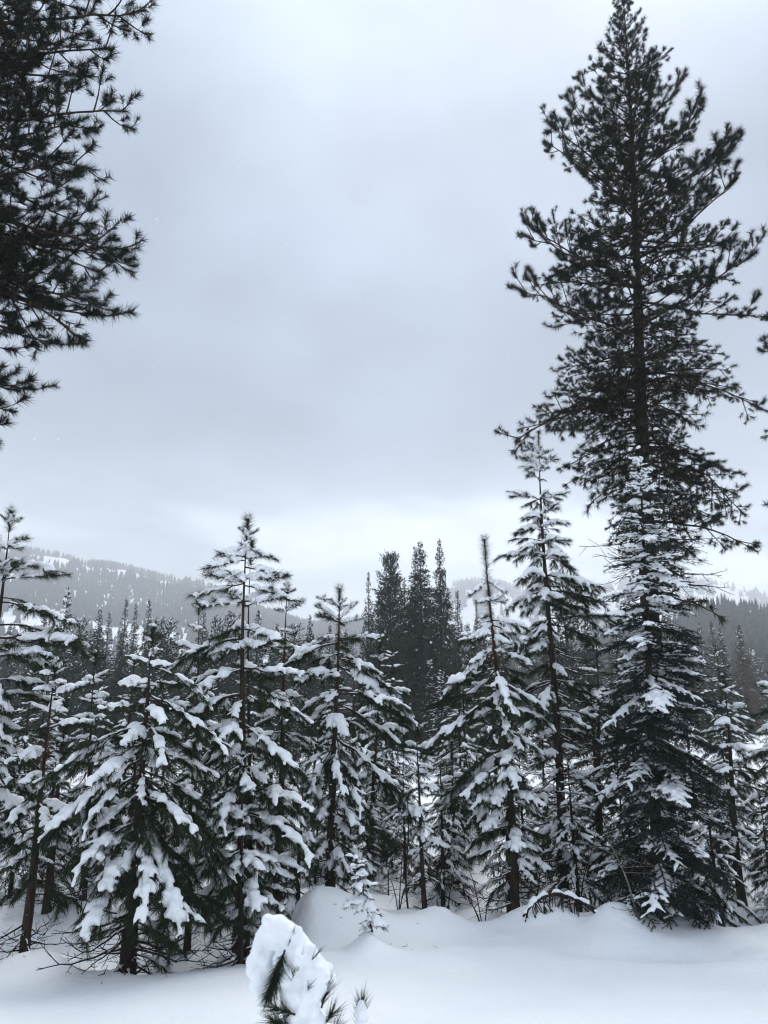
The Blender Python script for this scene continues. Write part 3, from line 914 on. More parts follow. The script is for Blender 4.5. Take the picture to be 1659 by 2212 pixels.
# ------------------------------------------------------------------ young trees of the thicket (seen through the front row)
MIDLIB = {}
for st, Ls, pts, snow, seed in (('laden', (.6, 1.05), (-10, -34), 1.0, 31), ('upper', (.4, .7), (22, 0), .9, 32)):
    rg = np.random.default_rng(seed)
    MIDLIB[st] = [make_branch(rg, st, L, R(p_), snow, lod=1) for L in Ls for p_ in pts for _ in range(2)]


def mesh_arrays(me):
    V = np.empty(len(me.vertices) * 3, np.float32); me.vertices.foreach_get('co', V)
    me.calc_loop_triangles()
    F = np.empty(len(me.loop_triangles) * 3, np.int32); me.loop_triangles.foreach_get('vertices', F)
    return V.reshape(-1, 3), F.reshape(-1, 3)


for L_ in MIDLIB.values():
    for b in L_:
        b['snow_a'] = mesh_arrays(b['snow']) if b['snow'] else None


def mid_variant(seed, H, Rm, snow_p):
    rnd = random.Random(seed); rng = np.random.default_rng(seed)
    need, wood, sn = Acc(), Acc(), Acc()
    h = H - .25; ph = 0
    while h > H * .07:
        f = h / H
        for k in range(5):
            az = ph + k * 1.257 + rnd.uniform(-.4, .4)
            pt = R(np.interp(f, [0, .4, .8, 1], [-26, -24, 2, 30]) + rnd.uniform(-9, 9))
            L = max(.22, Rm * min(1, (1 - f) * 1.5 + .08) * rnd.uniform(.6, 1.05))
            key = 'upper' if f > .75 else 'laden'
            b = min(MIDLIB[key], key=lambda q: abs(math.log(L / q['L'])) * 2 + abs(pt - q['pitch']) * 2 + rnd.uniform(0, .5))
            s = L / b['L']
            c1, s1, c2, s2 = math.cos(az), math.sin(az), math.cos(pt), math.sin(pt)
            M = np.array([[c1, -s1, 0], [s1, c1, 0], [0, 0, 1]]) @ np.array([[c2, 0, -s2], [0, 1, 0], [s2, 0, c2]]) * s
            o = np.array([0, 0, h + rnd.uniform(-.06, .06)])
            need.add(b['need'][0] @ M.T + o, b['need'][1])
            wood.add(b['wood'][0] @ M.T + o, b['wood'][1])
            if b['snow_a'] and rnd.random() < snow_p:
                sn.add(b['snow_a'][0] @ M.T + o, b['snow_a'][1])
        ph += 1.1; h -= .30 * rnd.uniform(.8, 1.2)
    hs = np.linspace(-.3, H, 12)
    V, F = needles(rng, np.stack([np.zeros(60), np.zeros(60), H - .3 * rng.random(60)], -1), np.tile([0, 0, 1.], (60, 1)), .13, .012, 0, (28, 70))
    need.add(V, F)
    wob = rnd.uniform(0, 6)
    tr = trunk_mesh([(0.03 * math.sin(q + wob), .03 * math.cos(q), q) for q in hs], [.06 * (1 - q / H * .93) + .004 for q in np.maximum(hs, 0)], M_BARK, rng, 8)
    return (tr, need.mesh('crown', M_NEED), wood.mesh('limbs', M_TWIG), sn.mesh('snow_load', M_PAD, True))


MID = [mid_variant(200 + k, 3.6 + .5 * (k % 3), .95 + .15 * (k % 2), .75) for k in range(5)]


def mid_tree(x, y, s, rz, k, label, group, name='thicket_pine'):
    z = G(x, y)
    t = bpy.data.objects.new(name, None); COL.objects.link(t)
    t.location = (x, y, z - .05); t.rotation_euler = (0, 0, rz); t.scale = (s, s, s)
    t['label'] = label; t['category'] = 'tree'; t['group'] = group
    for nm, me in zip(('trunk', 'crown', 'limbs', 'snow_load'), MID[k]):
        o = obj(nm, me, t)
        if nm in ('crown', 'limbs', 'snow_load'):
            o['kind'] = 'stuff'


MARKS = [(30, 'the pine at the left edge'), (140, 'the rusty-needled far left pine'), (300, 'the broad twin-stemmed front pine'), (430, 'the thin sparse pine'), (530, 'the tall tufted pine'),
         (620, 'the reddish-stemmed capped pine'), (725, 'the spiky-topped middle pine'), (850, 'the round snowdrift'), (930, 'the slender bare-footed pine'), (1070, 'the bottlebrush-tipped pine'),
         (1190, 'the dense tall pine'), (1300, 'the twiggy bushy pine'), (1410, 'the blue-green fir'), (1500, 'the right flank of the fir'), (1590, 'the open pine at the right'), (1680, 'the pine at the right edge')]


def beside(x, y):
    px = (x / (y * math.cos(PITCH)) * FPX + 384) / S16
    return min(MARKS, key=lambda m: abs(m[0] - px))[1]


rm = random.Random(9)
placed = [(t.location.x, t.location.y) for t in TREES]
cnt = 0
tries = 0
while cnt < 84 and tries < 9000:
    tries += 1
    small = cnt >= 34
    y = rm.uniform(12.9, 17.5) if small else rm.uniform(14.0, 27.0)
    x = rm.uniform(-.56, .56) * y
    if any((x - a) ** 2 + (y - b) ** 2 < (.45 if small else 1.0) for a, b in placed):
        continue
    if -.05 * y < x < .12 * y and y < 14:
        continue
    placed.append((x, y)); cnt += 1
    if x < -.16 * y:
        grp = 'young pines behind the left front trees'
    elif x < .22 * y:
        grp = 'young pines behind the middle trees'
    else:
        grp = 'young pines behind the fir'
    sc_m = rm.uniform(.38, .72) if small else rm.uniform(.7, 1.12) * (1 + (y - 14) * .012)
    size = ('low bushy' if sc_m < .5 else ('small' if sc_m < .75 else ('middle-sized' if sc_m < .98 else 'tall')))
    lab = '%s young snowy pine %s %s' % (size, 'close behind' if y < 15.5 else ('some way behind' if y < 20 else 'far behind'), beside(x, y))
    grp = 'young pines behind ' + beside(x, y)
    mid_tree(x, y, sc_m, rm.uniform(0, 6.28), rm.randrange(5), lab, grp)

# ------------------------------------------------------------------ background conifers


def far_conifer(seed, H, Rm, kind, nb, snow_n, rusty=False, cs=.8):
    """kind: 'fir' drooping spire, 'pine' rounded crown with upswept clumps"""
    rng = np.random.default_rng(seed)
    V, SV, SF = [], [], Acc()
    f = rng.random(nb) ** .85 * .97 + .025            # 1 = foot, 0 = tip
    az = rng.uniform(0, 2 * np.pi, nb)
    if kind == 'fir':
        env = f ** .95
    elif kind == 'narrow':
        env = np.where(f < .25, f * .9, .225 + (f - .25) ** .9 * 1.0)
    else:
        env = np.minimum(1, .10 + 1.2 * f ** .75) * np.where(f < .04, .5, 1)
    tier = 1 + .22 * np.sin(f * H * 5.2)
    L = Rm * env * rng.uniform(.55, 1.08, nb) * tier + .08
    slope = {'fir': -.28, 'narrow': -.45, 'pine': .35}[kind] + rng.normal(scale=.12, size=nb)
    slope = np.where(f < .15, slope + .5, slope)
    h = H * (1 - f)
    for i in range(nb):
        m = max(3, int(L[i] / (.16 * cs)))
        t = (rng.random(m)) ** .6
        c, s = math.cos(az[i]), math.sin(az[i])
        r = L[i] * t
        P = np.stack([r * c, r * s, h[i] + slope[i] * r + (.22 * r * t if kind != 'pine' else .1 * r * t)], -1)
        P += rng.normal(scale=.06 * min(1, L[i]), size=P.shape)
        side = rng.choice((-1, 1), m) * rng.uniform(.2, 1.1, m)
        D = np.stack([np.cos(az[i] + side), np.sin(az[i] + side), np.full(m, slope[i] * .8) + rng.normal(scale=.25, size=m)], -1)
        ln = cs * rng.uniform(.22, .50, m)[:, None] * (.30 + .70 * min(1, L[i] / 1.1))
        S = np.cross(D, rng.normal(size=(m, 3))); S /= np.linalg.norm(S, axis=1, keepdims=True)
        w = cs * rng.uniform(.05, .10, m)[:, None]
        V.append(np.stack([P, P + D * ln * .5 + S * w, P + D * ln], 1).reshape(-1, 3))
        V.append(np.stack([P, P + D * ln * .5 - S * w * .7 + [0, 0, -.06], P + D * ln], 1).reshape(-1, 3))
    V = np.concatenate(V); F = np.arange(len(V)).reshape(-1, 3)
    crown = mk_mesh('crown', V, F, M_FARR if rusty else M_FAR)
    hs = np.linspace(-.5, H * .985, 8)
    trunk = mk_mesh('trunk', *tube(np.stack([0 * hs, 0 * hs, hs], -1), .013 * H * (1 - np.maximum(hs, 0) / H) + .02, 6), M_BARK, True)
    oV = np.array([[1, 0, 0], [0, 1, 0], [-1, 0, 0], [0, -1, 0], [0, 0, .8], [0, 0, -.5]]); oF = np.array([[0, 1, 4], [1, 2, 4], [2, 3, 4], [3, 0, 4], [1, 0, 5], [2, 1, 5], [3, 2, 5], [0, 3, 5]])
    for k in range(snow_n):
        i = rng.integers(0, nb); t = rng.uniform(.45, 1.0); r = L[i] * t
        c, s = math.cos(az[i]), math.sin(az[i])
        a, b, hh = rng.uniform(.12, .34), rng.uniform(.07, .15), rng.uniform(.05, .10)
        Q = oV * [a, b, hh]
        Q = np.stack([Q[:, 0] * c - Q[:, 1] * s, Q[:, 0] * s + Q[:, 1] * c, Q[:, 2] + Q[:, 0] * (slope[i] + .1)], -1)
        SF.add(Q + [r * c, r * s, h[i] + slope[i] * r + .12], oF)
    return trunk, crown, (SF.mesh('snow_load', M_PAD) if snow_n else None)


FARV = {
    'fir0': far_conifer(301, 15, 2.5, 'fir', 1000, 110, cs=.65), 'fir1': far_conifer(302, 15, 2.2, 'fir', 950, 70, cs=.65), 'fir2': far_conifer(303, 15, 2.9, 'fir', 1000, 230, cs=.7),
    'pine0': far_conifer(304, 15, 2.7, 'pine', 520, 150), 'pine1': far_conifer(305, 15, 2.3, 'pine', 520, 70),
    'nar0': far_conifer(306, 15, 2.1, 'narrow', 900, 70, cs=.65), 'rust': far_conifer(307, 15, 2.4, 'fir', 950, 60, True, cs=.65),
    'bigpine': far_conifer(308, 15, 2.5, 'pine', 2100, 60, cs=.45), 'bigfir': far_conifer(309, 15, 3.4, 'fir', 2000, 80, cs=.5), 'bignar': far_conifer(310, 15, 3.1, 'narrow', 1800, 80, cs=.5),
    'snowy': far_conifer(311, 15, 3.6, 'fir', 300, 420),
}


def far_tree(x, y, H, key, rnd, label, group=None, z=None, name='conifer', wide=1.0):
    s = H / 15
    t = bpy.data.objects.new(name, None); COL.objects.link(t)
    t.location = (x, y, (G(x, y) if z is None else z)); t.rotation_euler = (0, 0, rnd.uniform(0, 6.28)); t.scale = (s * wide, s * wide, s)
    t['label'] = label; t['category'] = 'tree'
    if group:
        t['group'] = group
    tr, cr, sn = FARV[key]
    obj('trunk', tr, t); obj('crown', cr, t, kind='stuff')
    if sn:
        obj('snow_load', sn, t, kind='stuff')
    return t


rf = random.Random(21)


def feature(px, py, Y, key, label, wide=1.0, name='conifer'):
    top = at_z(px, py, Y)
    x = at_x(px + 8, Y, 0)
    far_tree(x, Y, top.z - G(x, Y), key, rf, label, None, name=name, wide=wide)


feature(786, 1228, 66, 'fir1', 'shortest pointed tree at the left end of the dark group behind the middle', .62)
feature(836, 1188, 62, 'bigpine', 'dark pine with a rounded club-shaped crown in the group behind the middle', .80, 'far_pine')
feature(905, 1162, 60, 'bigfir', 'broad dark double-tipped fir, widest of the group behind the middle', .85, 'far_fir')
feature(893, 1172, 61.5, 'fir1', 'second tip of the broad dark fir in the group behind the middle', .75, 'far_fir')
feature(950, 1156, 58, 'bignar', 'narrow spired fir with drooping tiers at the right end of the group behind the middle', .74, 'far_fir')
feature(988, 1268, 64, 'fir1', 'lower dark fir leaning on the right side of the spired fir', .8, 'far_fir')
feature(868, 1245, 68, 'fir0', 'dark conifer filling the gap between the club-shaped pine and the broad fir', .8)
feature(238, 1288, 72, 'fir1', 'tall dark conifer in the forest below the hill, left of the rust-tinted one', .75)
feature(290, 1290, 70, 'rust', 'rust-tinted pointed conifer in the forest below the hill at the left', .70)
feature(262, 1300, 90, 'fir0', 'grey-green conifer between the tall dark and the rust-tinted one below the hill', .7)
feature(415, 1305, 78, 'fir0', 'dark conifer in the forest below the hill, just left of the tall tufted pine', .8)
feature(655, 1322, 74, 'fir0', 'dark conifer showing between the reddish-stemmed pine and the middle pine', .8)
feature(100, 1262, 52, 'fir2', 'tall dark bushy conifer behind the left edge pine', .8)
feature(1230, 1235, 60, 'pine0', 'dark conifer glimpsed behind the dense tall pine', .8)
feature(1030, 1300, 80, 'fir1', 'small pointed conifer left of the bottlebrush pine', .6)
feature(1000, 1420, 50, 'snowy', 'snow-flecked conifer left of the bottlebrush pine', .6)

for px_, py_, Y_, k_, l_ in ((1085, 1330, 62, 'fir1', 'dark conifer seen just right of the bottlebrush tip'), (1010, 1340, 58, 'fir2', 'dark snow-dusted conifer just left of the bottlebrush pine'),
                             (1280, 1300, 64, 'fir0', 'dark conifer seen between the dense tall pine and the fir'), (700, 1345, 60, 'fir1', 'dark conifer close left of the spiky-topped middle pine'),
                             (1530, 1400, 60, 'fir2', 'dark conifer seen just right of the fir'), (340, 1330, 66, 'fir1', 'dark conifer rising behind the tip of the broad front pine'),
                             (180, 1310, 70, 'fir0', 'dark conifer just right of the left edge pine'), (470, 1330, 68, 'fir2', 'snow-dusted conifer behind the thin sparse pine')):
    feature(px_, py_, Y_, k_, l_, 1.0)

# near forest edge: low snowy trees at the far side of the clearing
cnt = 0
fplaced = []
tries = 0
while cnt < 255 and tries < 12000:
    tries += 1
    y = 34 + (rf.random() ** 1.15) * 205
    x = rf.uniform(-.64, .64) * y
    if any((x - a) ** 2 + (y - b) ** 2 < (2.1 + y * .006) ** 2 for a, b in fplaced):
        continue
    az = x / y
    if y < 44 and (rf.random() < .75):
        continue
    fplaced.append((x, y)); cnt += 1
    if y < 58:
        H = rf.uniform(3.5, 7.0); key = rf.choice(('snowy', 'fir2', 'snowy', 'pine0')); wide = 1.2
        grp = 'low conifers beyond the clearing'
    else:
        lim = CAMZ + y * (.135 if az < -.1 else (.118 if az < .28 else .125))     # the crowns keep below the hill
        H = min(rf.uniform(10.5, 21), lim) * rf.uniform(.8, 1)
        key = rf.choice(('fir0', 'fir1', 'fir2', 'fir0', 'fir1', 'nar0', 'fir2', 'pine0')); wide = rf.uniform(.8, 1.15) * (1.15 if H < 9 else 1)
        if rf.random() < .05:
            key = 'rust'
        if az < -.12:
            grp = 'forest conifers below the left hill'
        elif az < .25:
            grp = 'forest conifers behind the middle'
        else:
            grp = 'forest conifers at the right'
    look = {'rust': 'rust-tinted', 'nar0': 'narrow drooping', 'snowy': 'snow-flecked', 'fir2': 'snow-dusted', 'fir0': 'dark pointed', 'fir1': 'slim dark', 'pine0': 'round-topped', 'pine1': 'slim round-topped'}[key]
    size = 'low' if H < 7.5 else ('tall' if H > 14 else 'middling')
    where = 'just beyond the clearing' if y < 58 else ('in the forest edge' if y < 110 else ('in the middle forest' if y < 170 else 'deep in the forest'))
    lab = '%s %s conifer %s behind %s' % (size, look, where, beside(x, y))
    grp = 'forest conifers behind ' + beside(x, y)
    far_tree(x, y, H, key, rf, lab, grp, wide=wide)

# ------------------------------------------------------------------ hills and their forests


def hill_height(prof, D, r0, falloff, seed):
    pa = [math.atan2((p[0] * S16 - 384) / FPX, 1 / math.cos(0) * math.cos(PITCH)) for p in prof]
    ph = [at_z(p[0], p[1], D).z for p in prof]

    def f(x, y):
        a = np.arctan2(x, y); r = np.hypot(x, y)
        hr = np.interp(a, pa, ph)
        up = np.clip((r - r0) / (D - r0), 0, 1)
        prof_ = up ** .85
        z = hr * prof_ * (1 + .10 * vn(x / 260, y / 260, seed) * np.sin(np.pi * up)) + 8 * vn(x / 90, y / 90, seed + 1) * np.sin(np.pi * up) ** .5
        z = z - np.clip((r - D) / falloff, 0, 3) * hr * .8
        return z
    return f, pa


def build_hill(name, label, prof, D, r0, r1, falloff, seed, a0, a1):
    f, pa = hill_height(prof, D, r0, falloff, seed)
    aa = np.radians(np.linspace(a0, a1, 150)); rr = np.linspace(r0, r1, 120)
    RR, AA = np.meshgrid(rr, aa, indexing='ij')
    X, Y = RR * np.sin(AA), RR * np.cos(AA)
    Z = f(X, Y) - 3
    V = np.stack([X, Y, Z], -1).reshape(-1, 3)
    n, m = len(rr), len(aa)
    i = np.arange(n - 1)[:, None] * m; j = np.arange(m - 1)[None]
    F = np.stack([i + j, i + j + 1, i + m + j + 1, i + m + j], -1).reshape(-1, 4)[:, ::-1]
    obj(name, mk_mesh(name, V, F, M_SNOW, True), kind='structure', label=label)
    return f


def forest(name, label, f, pts, H, W, seed, tiers=2, sides=5):
    """one mass of far conifers, each a small jagged spire"""
    rng = np.random.default_rng(seed)
    n = len(pts)
    hh = rng.uniform(.65, 1.15, n) * H; ww = rng.uniform(.75, 1.2, n) * W
    z = f(pts[:, 0], pts[:, 1]) - 3
    acc = []
    for k in range(tiers):
        b0 = k / (tiers + .35) ; b1 = min(1, b0 + 1.45 / (tiers + .35)) if k < tiers - 1 else 1.0
        wr = (1 - b0 * .85)
        a = rng.uniform(0, 6.28, (n, 1)) + np.arange(sides)[None] * 2 * np.pi / sides
        rad = ww[:, None] * wr * .5 * rng.uniform(.6, 1.3, (n, sides))
        ring = np.stack([pts[:, 0:1] + rad * np.cos(a), pts[:, 1:2] + rad * np.sin(a), (z + hh * (b0 - .02))[:, None] + rng.uniform(-.05, .05, (n, sides)) * hh[:, None]], -1)
        tip = np.stack([pts[:, 0], pts[:, 1], z + hh * b1], -1)[:, None]
        vv = np.concatenate([ring, tip], 1)
        acc.append(vv)
    V = np.concatenate(acc, 1)                       # n, tiers*(sides+1), 3
    per = tiers * (sides + 1)
    f0 = []
    for k in range(tiers):
        o = k * (sides + 1)
        for j in range(sides):
            f0.append((o + j, o + (j + 1) % sides, o + sides))
    F = (np.array(f0)[None] + (np.arange(n) * per)[:, None, None]).reshape(-1, 3)
    return obj(name, mk_mesh(name, V.reshape(-1, 3), F, M_FAR), kind='stuff', label=label)


def scatter(n, a0, a1, r0, r1, seed, mask=None):
    rng = np.random.default_rng(seed)
    a = np.radians(rng.uniform(a0, a1, n)); r = np.sqrt(rng.uniform(r0 ** 2, r1 ** 2, n))
    P = np.stack([r * np.sin(a), r * np.cos(a)], -1)
    if mask is not None:
        P = P[mask(P[:, 0], P[:, 1], rng.random(n))]
    return P


H1 = [(-600, 1230), (-200, 1205), (60, 1229), (150, 1231), (190, 1240), (230, 1240), (290, 1246), (360, 1259), (440, 1266), (560, 1308), (680, 1352), (800, 1340), (1100, 1400), (1300, 1470)]
fh1 = build_hill('hill', 'long forested hill with bare snow patches at the left', H1, 1700, 560, 2500, 1200, 41, -44, 14)


def mask1(x, y, u):
    r = np.hypot(x, y); a = np.arctan2(x, y)
    up = np.clip((r - 560) / 1140, 0, 1)
    n = vn(a * 60, r / 420, 51) * .6 + vn(a * 170, r / 150, 52) * .5
    bare = (np.exp(-((up - .78) / .10) ** 2) + .75 * np.exp(-((up - .98) / .06) ** 2) * (vn(a * 14, 2, 53) > -.2) + .8 * np.exp(-((up - .22) / .06) ** 2))
    return u < np.clip(1.12 - 2.6 * bare * (n > -.22) * (.55 + n), .02, 1)


forest('hill_forest', 'far forest covering the left hill, broken by snow patches', fh1, scatter(17000, -40, 12, 580, 1770, 61, mask1), 15, 7.2, 62, 2, 5)

H2 = [(500, 1420), (800, 1330), (930, 1275), (1010, 1256), (1060, 1258), (1150, 1290), (1260, 1280), (1400, 1262), (1500, 1275), (1560, 1292), (1660, 1318), (1900, 1350), (2300, 1380)]
fh2 = build_hill('mountain', 'distant snowy mountain fading into the cloud at the right', H2, 2250, 1100, 3000, 1200, 43, -14, 44)


def mask2(x, y, u):
    r = np.hypot(x, y); a = np.arctan2(x, y)
    n = vn(a * 50, r / 500, 56) * .6 + vn(a * 160, r / 190, 57) * .5
    return u < np.clip(.95 - 1.3 * (n > 0.02) * (.6 + n), .05, 1)


forest('mountain_forest', 'far forest on the distant mountain', fh2, scatter(9000, -10, 40, 1250, 2300, 63, mask2), 20, 11, 64, 1, 5)

H3 = [(900, 1500), (1250, 1420), (1400, 1400), (1545, 1366), (1600, 1378), (1660, 1400), (1900, 1420), (2200, 1440)]
fh3 = build_hill('low_hill', 'low dark forested rise at the right edge', H3, 620, 210, 1000, 400, 45, 2, 46)
forest('rise_forest', 'forest covering the low rise at the right', fh3, scatter(3800, 6, 42, 230, 660, 65), 19, 6.5, 66, 4, 7)

fg = lambda x, y: ground(x, y) + 3
forest('valley_forest', 'distant valley forest beyond the nearer conifers', fg, scatter(4200, -42, 44, 235, 800, 67, lambda x, y, u: np.hypot(x, y) < 640 + 200 * u), 21, 7.0, 68, 4, 7)

# ------------------------------------------------------------------ small things: bowed sapling, dead stem, shoots, foreground seedling


def path_obj(name, P, r, mat, parent, sides=6):
    P = np.array(P, float)
    return obj(name, mk_mesh(name, *tube(P, r, sides), mat, True), parent)


def smooth_path(pts, n=30):
    pts = np.array(pts, float); t = np.linspace(0, 1, len(pts)); u = np.linspace(0, 1, n)
    P = np.stack([np.interp(u, t, pts[:, c]) for c in range(3)], -1)
    for _ in range(6):
        P[1:-1] = (P[:-2] + 2 * P[1:-1] + P[2:]) / 4
    return P


def bowed_sapling():
    Y = 11.75
    rng = np.random.default_rng(5); rnd = random.Random(5)
    pts = [at_z(x, y, Y + dy) for x, y, dy in ((1318, 2010, 0), (1300, 1985, .0), (1270, 1955, .05), (1235, 1938, .1), (1205, 1930, .1), (1175, 1936, .05), (1150, 1952, 0), (1130, 1980, -.1))]
    root = Vector((pts[0].x, Y, G(pts[0].x, Y)))
    t = bpy.data.objects.new('bowed_sapling', None); COL.objects.link(t); t.location = root
    t['label'] = 'thin sapling bowed to the ground in a snowy arch left of the fir'; t['category'] = 'sapling'
    P = smooth_path([p - root for p in pts], 36)
    path_obj('stem', P, np.linspace(.030, .014, 36), M_TWIG, t)
    bl = []
    for i in range(3, 35):
        for q in range(2):
            p = P[i] + rng.normal(scale=.008, size=3)
            r = .024 * (1 + .45 * math.sin(i * 1.3) + .5 * math.sin(i * .45 + 1) ** 3 + .3 * rng.random())
            if r > .012:
                bl.append((p[0], p[1], p[2] + .022 + r * .55, r * 1.15, r, r * .85))
    obj('snow_pad', blob_mesh('snow_pad', bl, .012), t)
    for k in range(36):
        i = rnd.randrange(3, 34)
        p = P[i]; L = rnd.uniform(.15, .42)
        e = p + np.array([rnd.uniform(-.10, .12), rnd.uniform(-.1, .1), -L])
        m = (p + e) / 2 + np.array([rnd.uniform(-.05, .05), rnd.uniform(-.04, .04), .03])
        Q = smooth_path([p, m, e], 8)
        w = path_obj('twig', Q, np.linspace(.009, .004, 8), M_TWIG, t, 4)
        if i > 22 or rnd.random() < .25:
            n = 60
            s = rng.random(n); PP = Q[-3] + (Q[-1] - Q[-3]) * s[:, None]
            V, F = needles(rng, PP, np.tile(Q[-1] - Q[-3], (n, 1)), .14, .006, .3, (8, 38))
            obj('needles', mk_mesh('needles', V, F, M_NEED), w, kind='stuff')


bowed_sapling()


def dead_stem(label, Y, pts, r, nb, seed, mat):
    rnd = random.Random(seed)
    W = [at_z(x, y, Y) for x, y in pts]
    root = W[0].copy(); root.z = min(root.z, G(root.x, Y))
    t = bpy.data.objects.new('dead_sapling', None); COL.objects.link(t); t.location = root
    t['label'] = label; t['category'] = 'sapling'
    P = smooth_path([(0, 0, -.1)] + [w - root for w in W], 30)
    path_obj('stem', P, np.linspace(r, r * .35, 30), mat, t, 7)
    for k in range(nb):
        i = rnd.randrange(6, 28); p = P[i]
        a = rnd.uniform(0, 6.28); L = rnd.uniform(.2, .6)
        q = np.array([math.cos(a), math.sin(a) * .6, rnd.uniform(-.3, .5)]) * L
        Q = smooth_path([p, p + q * .5 + np.array([0, 0, rnd.uniform(-.05, .05)]), p + q], 8)
        w = path_obj('twig', Q, np.linspace(.006, .002, 8), mat, t, 4)
        for u in range(3):
            j = rnd.randrange(2, 7)
            Q2 = smooth_path([Q[j], Q[j] + np.array([rnd.uniform(-.1, .1), rnd.uniform(-.06, .06), rnd.uniform(-.05, .12)])], 5)
            path_obj('twiglet', Q2, np.linspace(.003, .0015, 5), mat, w, 3)


dead_stem('grey leafless stem leaning in front of the left side of the fir', 11.6, [(1382, 2005), (1372, 1960), (1355, 1900), (1330, 1845), (1312, 1810)], .020, 9, 1, M_GREY)
dead_stem('thin leafless sapling just left of the slender bare-footed pine', 12.9, [(882, 1972), (878, 1930), (876, 1890), (884, 1800), (880, 1720)], .020, 16, 2, M_TWIG)
dead_stem('leafless shrub stem between the bottlebrush pine and the dense tall pine', 13.2, [(1160, 1935), (1165, 1890), (1180, 1860), (1200, 1830)], .014, 14, 3, M_TWIG)
dead_stem('leafless shrub between the dense tall pine and the fir', 13.4, [(1255, 1930), (1262, 1890), (1275, 1850), (1290, 1780)], .014, 16, 4, M_TWIG)
dead_stem('leafless shrub in the shade at the right foot of the round drift', 13.6, [(840, 1930), (838, 1890), (845, 1850), (838, 1810)], .012, 14, 6, M_TWIG)
dead_stem('leafless shrub in the shade left of the round drift', 12.6, [(600, 1960), (604, 1910), (596, 1870), (600, 1820)], .012, 14, 7, M_TWIG)


_rs = random.Random(40)
for k in range(14):
    px = _rs.choice((60, 180, 340, 450, 580, 640, 860, 960, 1020, 1180, 1250, 1330, 1540)) + _rs.uniform(-30, 30)
    Y = _rs.uniform(12.4, 15.5)
    x = at_x(px, Y, 0); z = G(x, Y)
    f_ = at_x(px, Y, z)
    w = .30 * _rs.uniform(.5, 1)
    pts3 = [(0, 0, -.1)]
    rnd_ = random.Random(500 + k)
    t = bpy.data.objects.new('leafless_shrub', None); COL.objects.link(t); t.location = (x, Y, z)
    t['label'] = 'thin leafless shrub tangled in the shade among the pine feet'; t['category'] = 'shrub'; t['group'] = 'leafless shrubs among the pine feet'
    for q in range(4):
        a = rnd_.uniform(0, 6.28); L = rnd_.uniform(.5, 1.2)
        P = smooth_path([(0, 0, -.1), (math.cos(a) * L * .15, math.sin(a) * L * .15, L * .4), (math.cos(a) * L * .4, math.sin(a) * L * .3, L * rnd_.uniform(.6, .95)), (math.cos(a) * L * .7, math.sin(a) * L * .4, L * rnd_.uniform(.6, 1.0))], 14)
        st_ = path_obj('stem', P, np.linspace(.010, .003, 14), M_TWIG, t, 5)
        for u in range(7):
            i_ = rnd_.randrange(4, 14); p = P[i_]
            v = np.array([rnd_.uniform(-1, 1), rnd_.uniform(-.6, .6), rnd_.uniform(-.5, .8)]) * rnd_.uniform(.15, .35)
            path_obj('twig', smooth_path([p, p + v * .5 + np.array([0, 0, .03]), p + v], 6), np.linspace(.0045, .002, 6), M_TWIG, st_, 3)


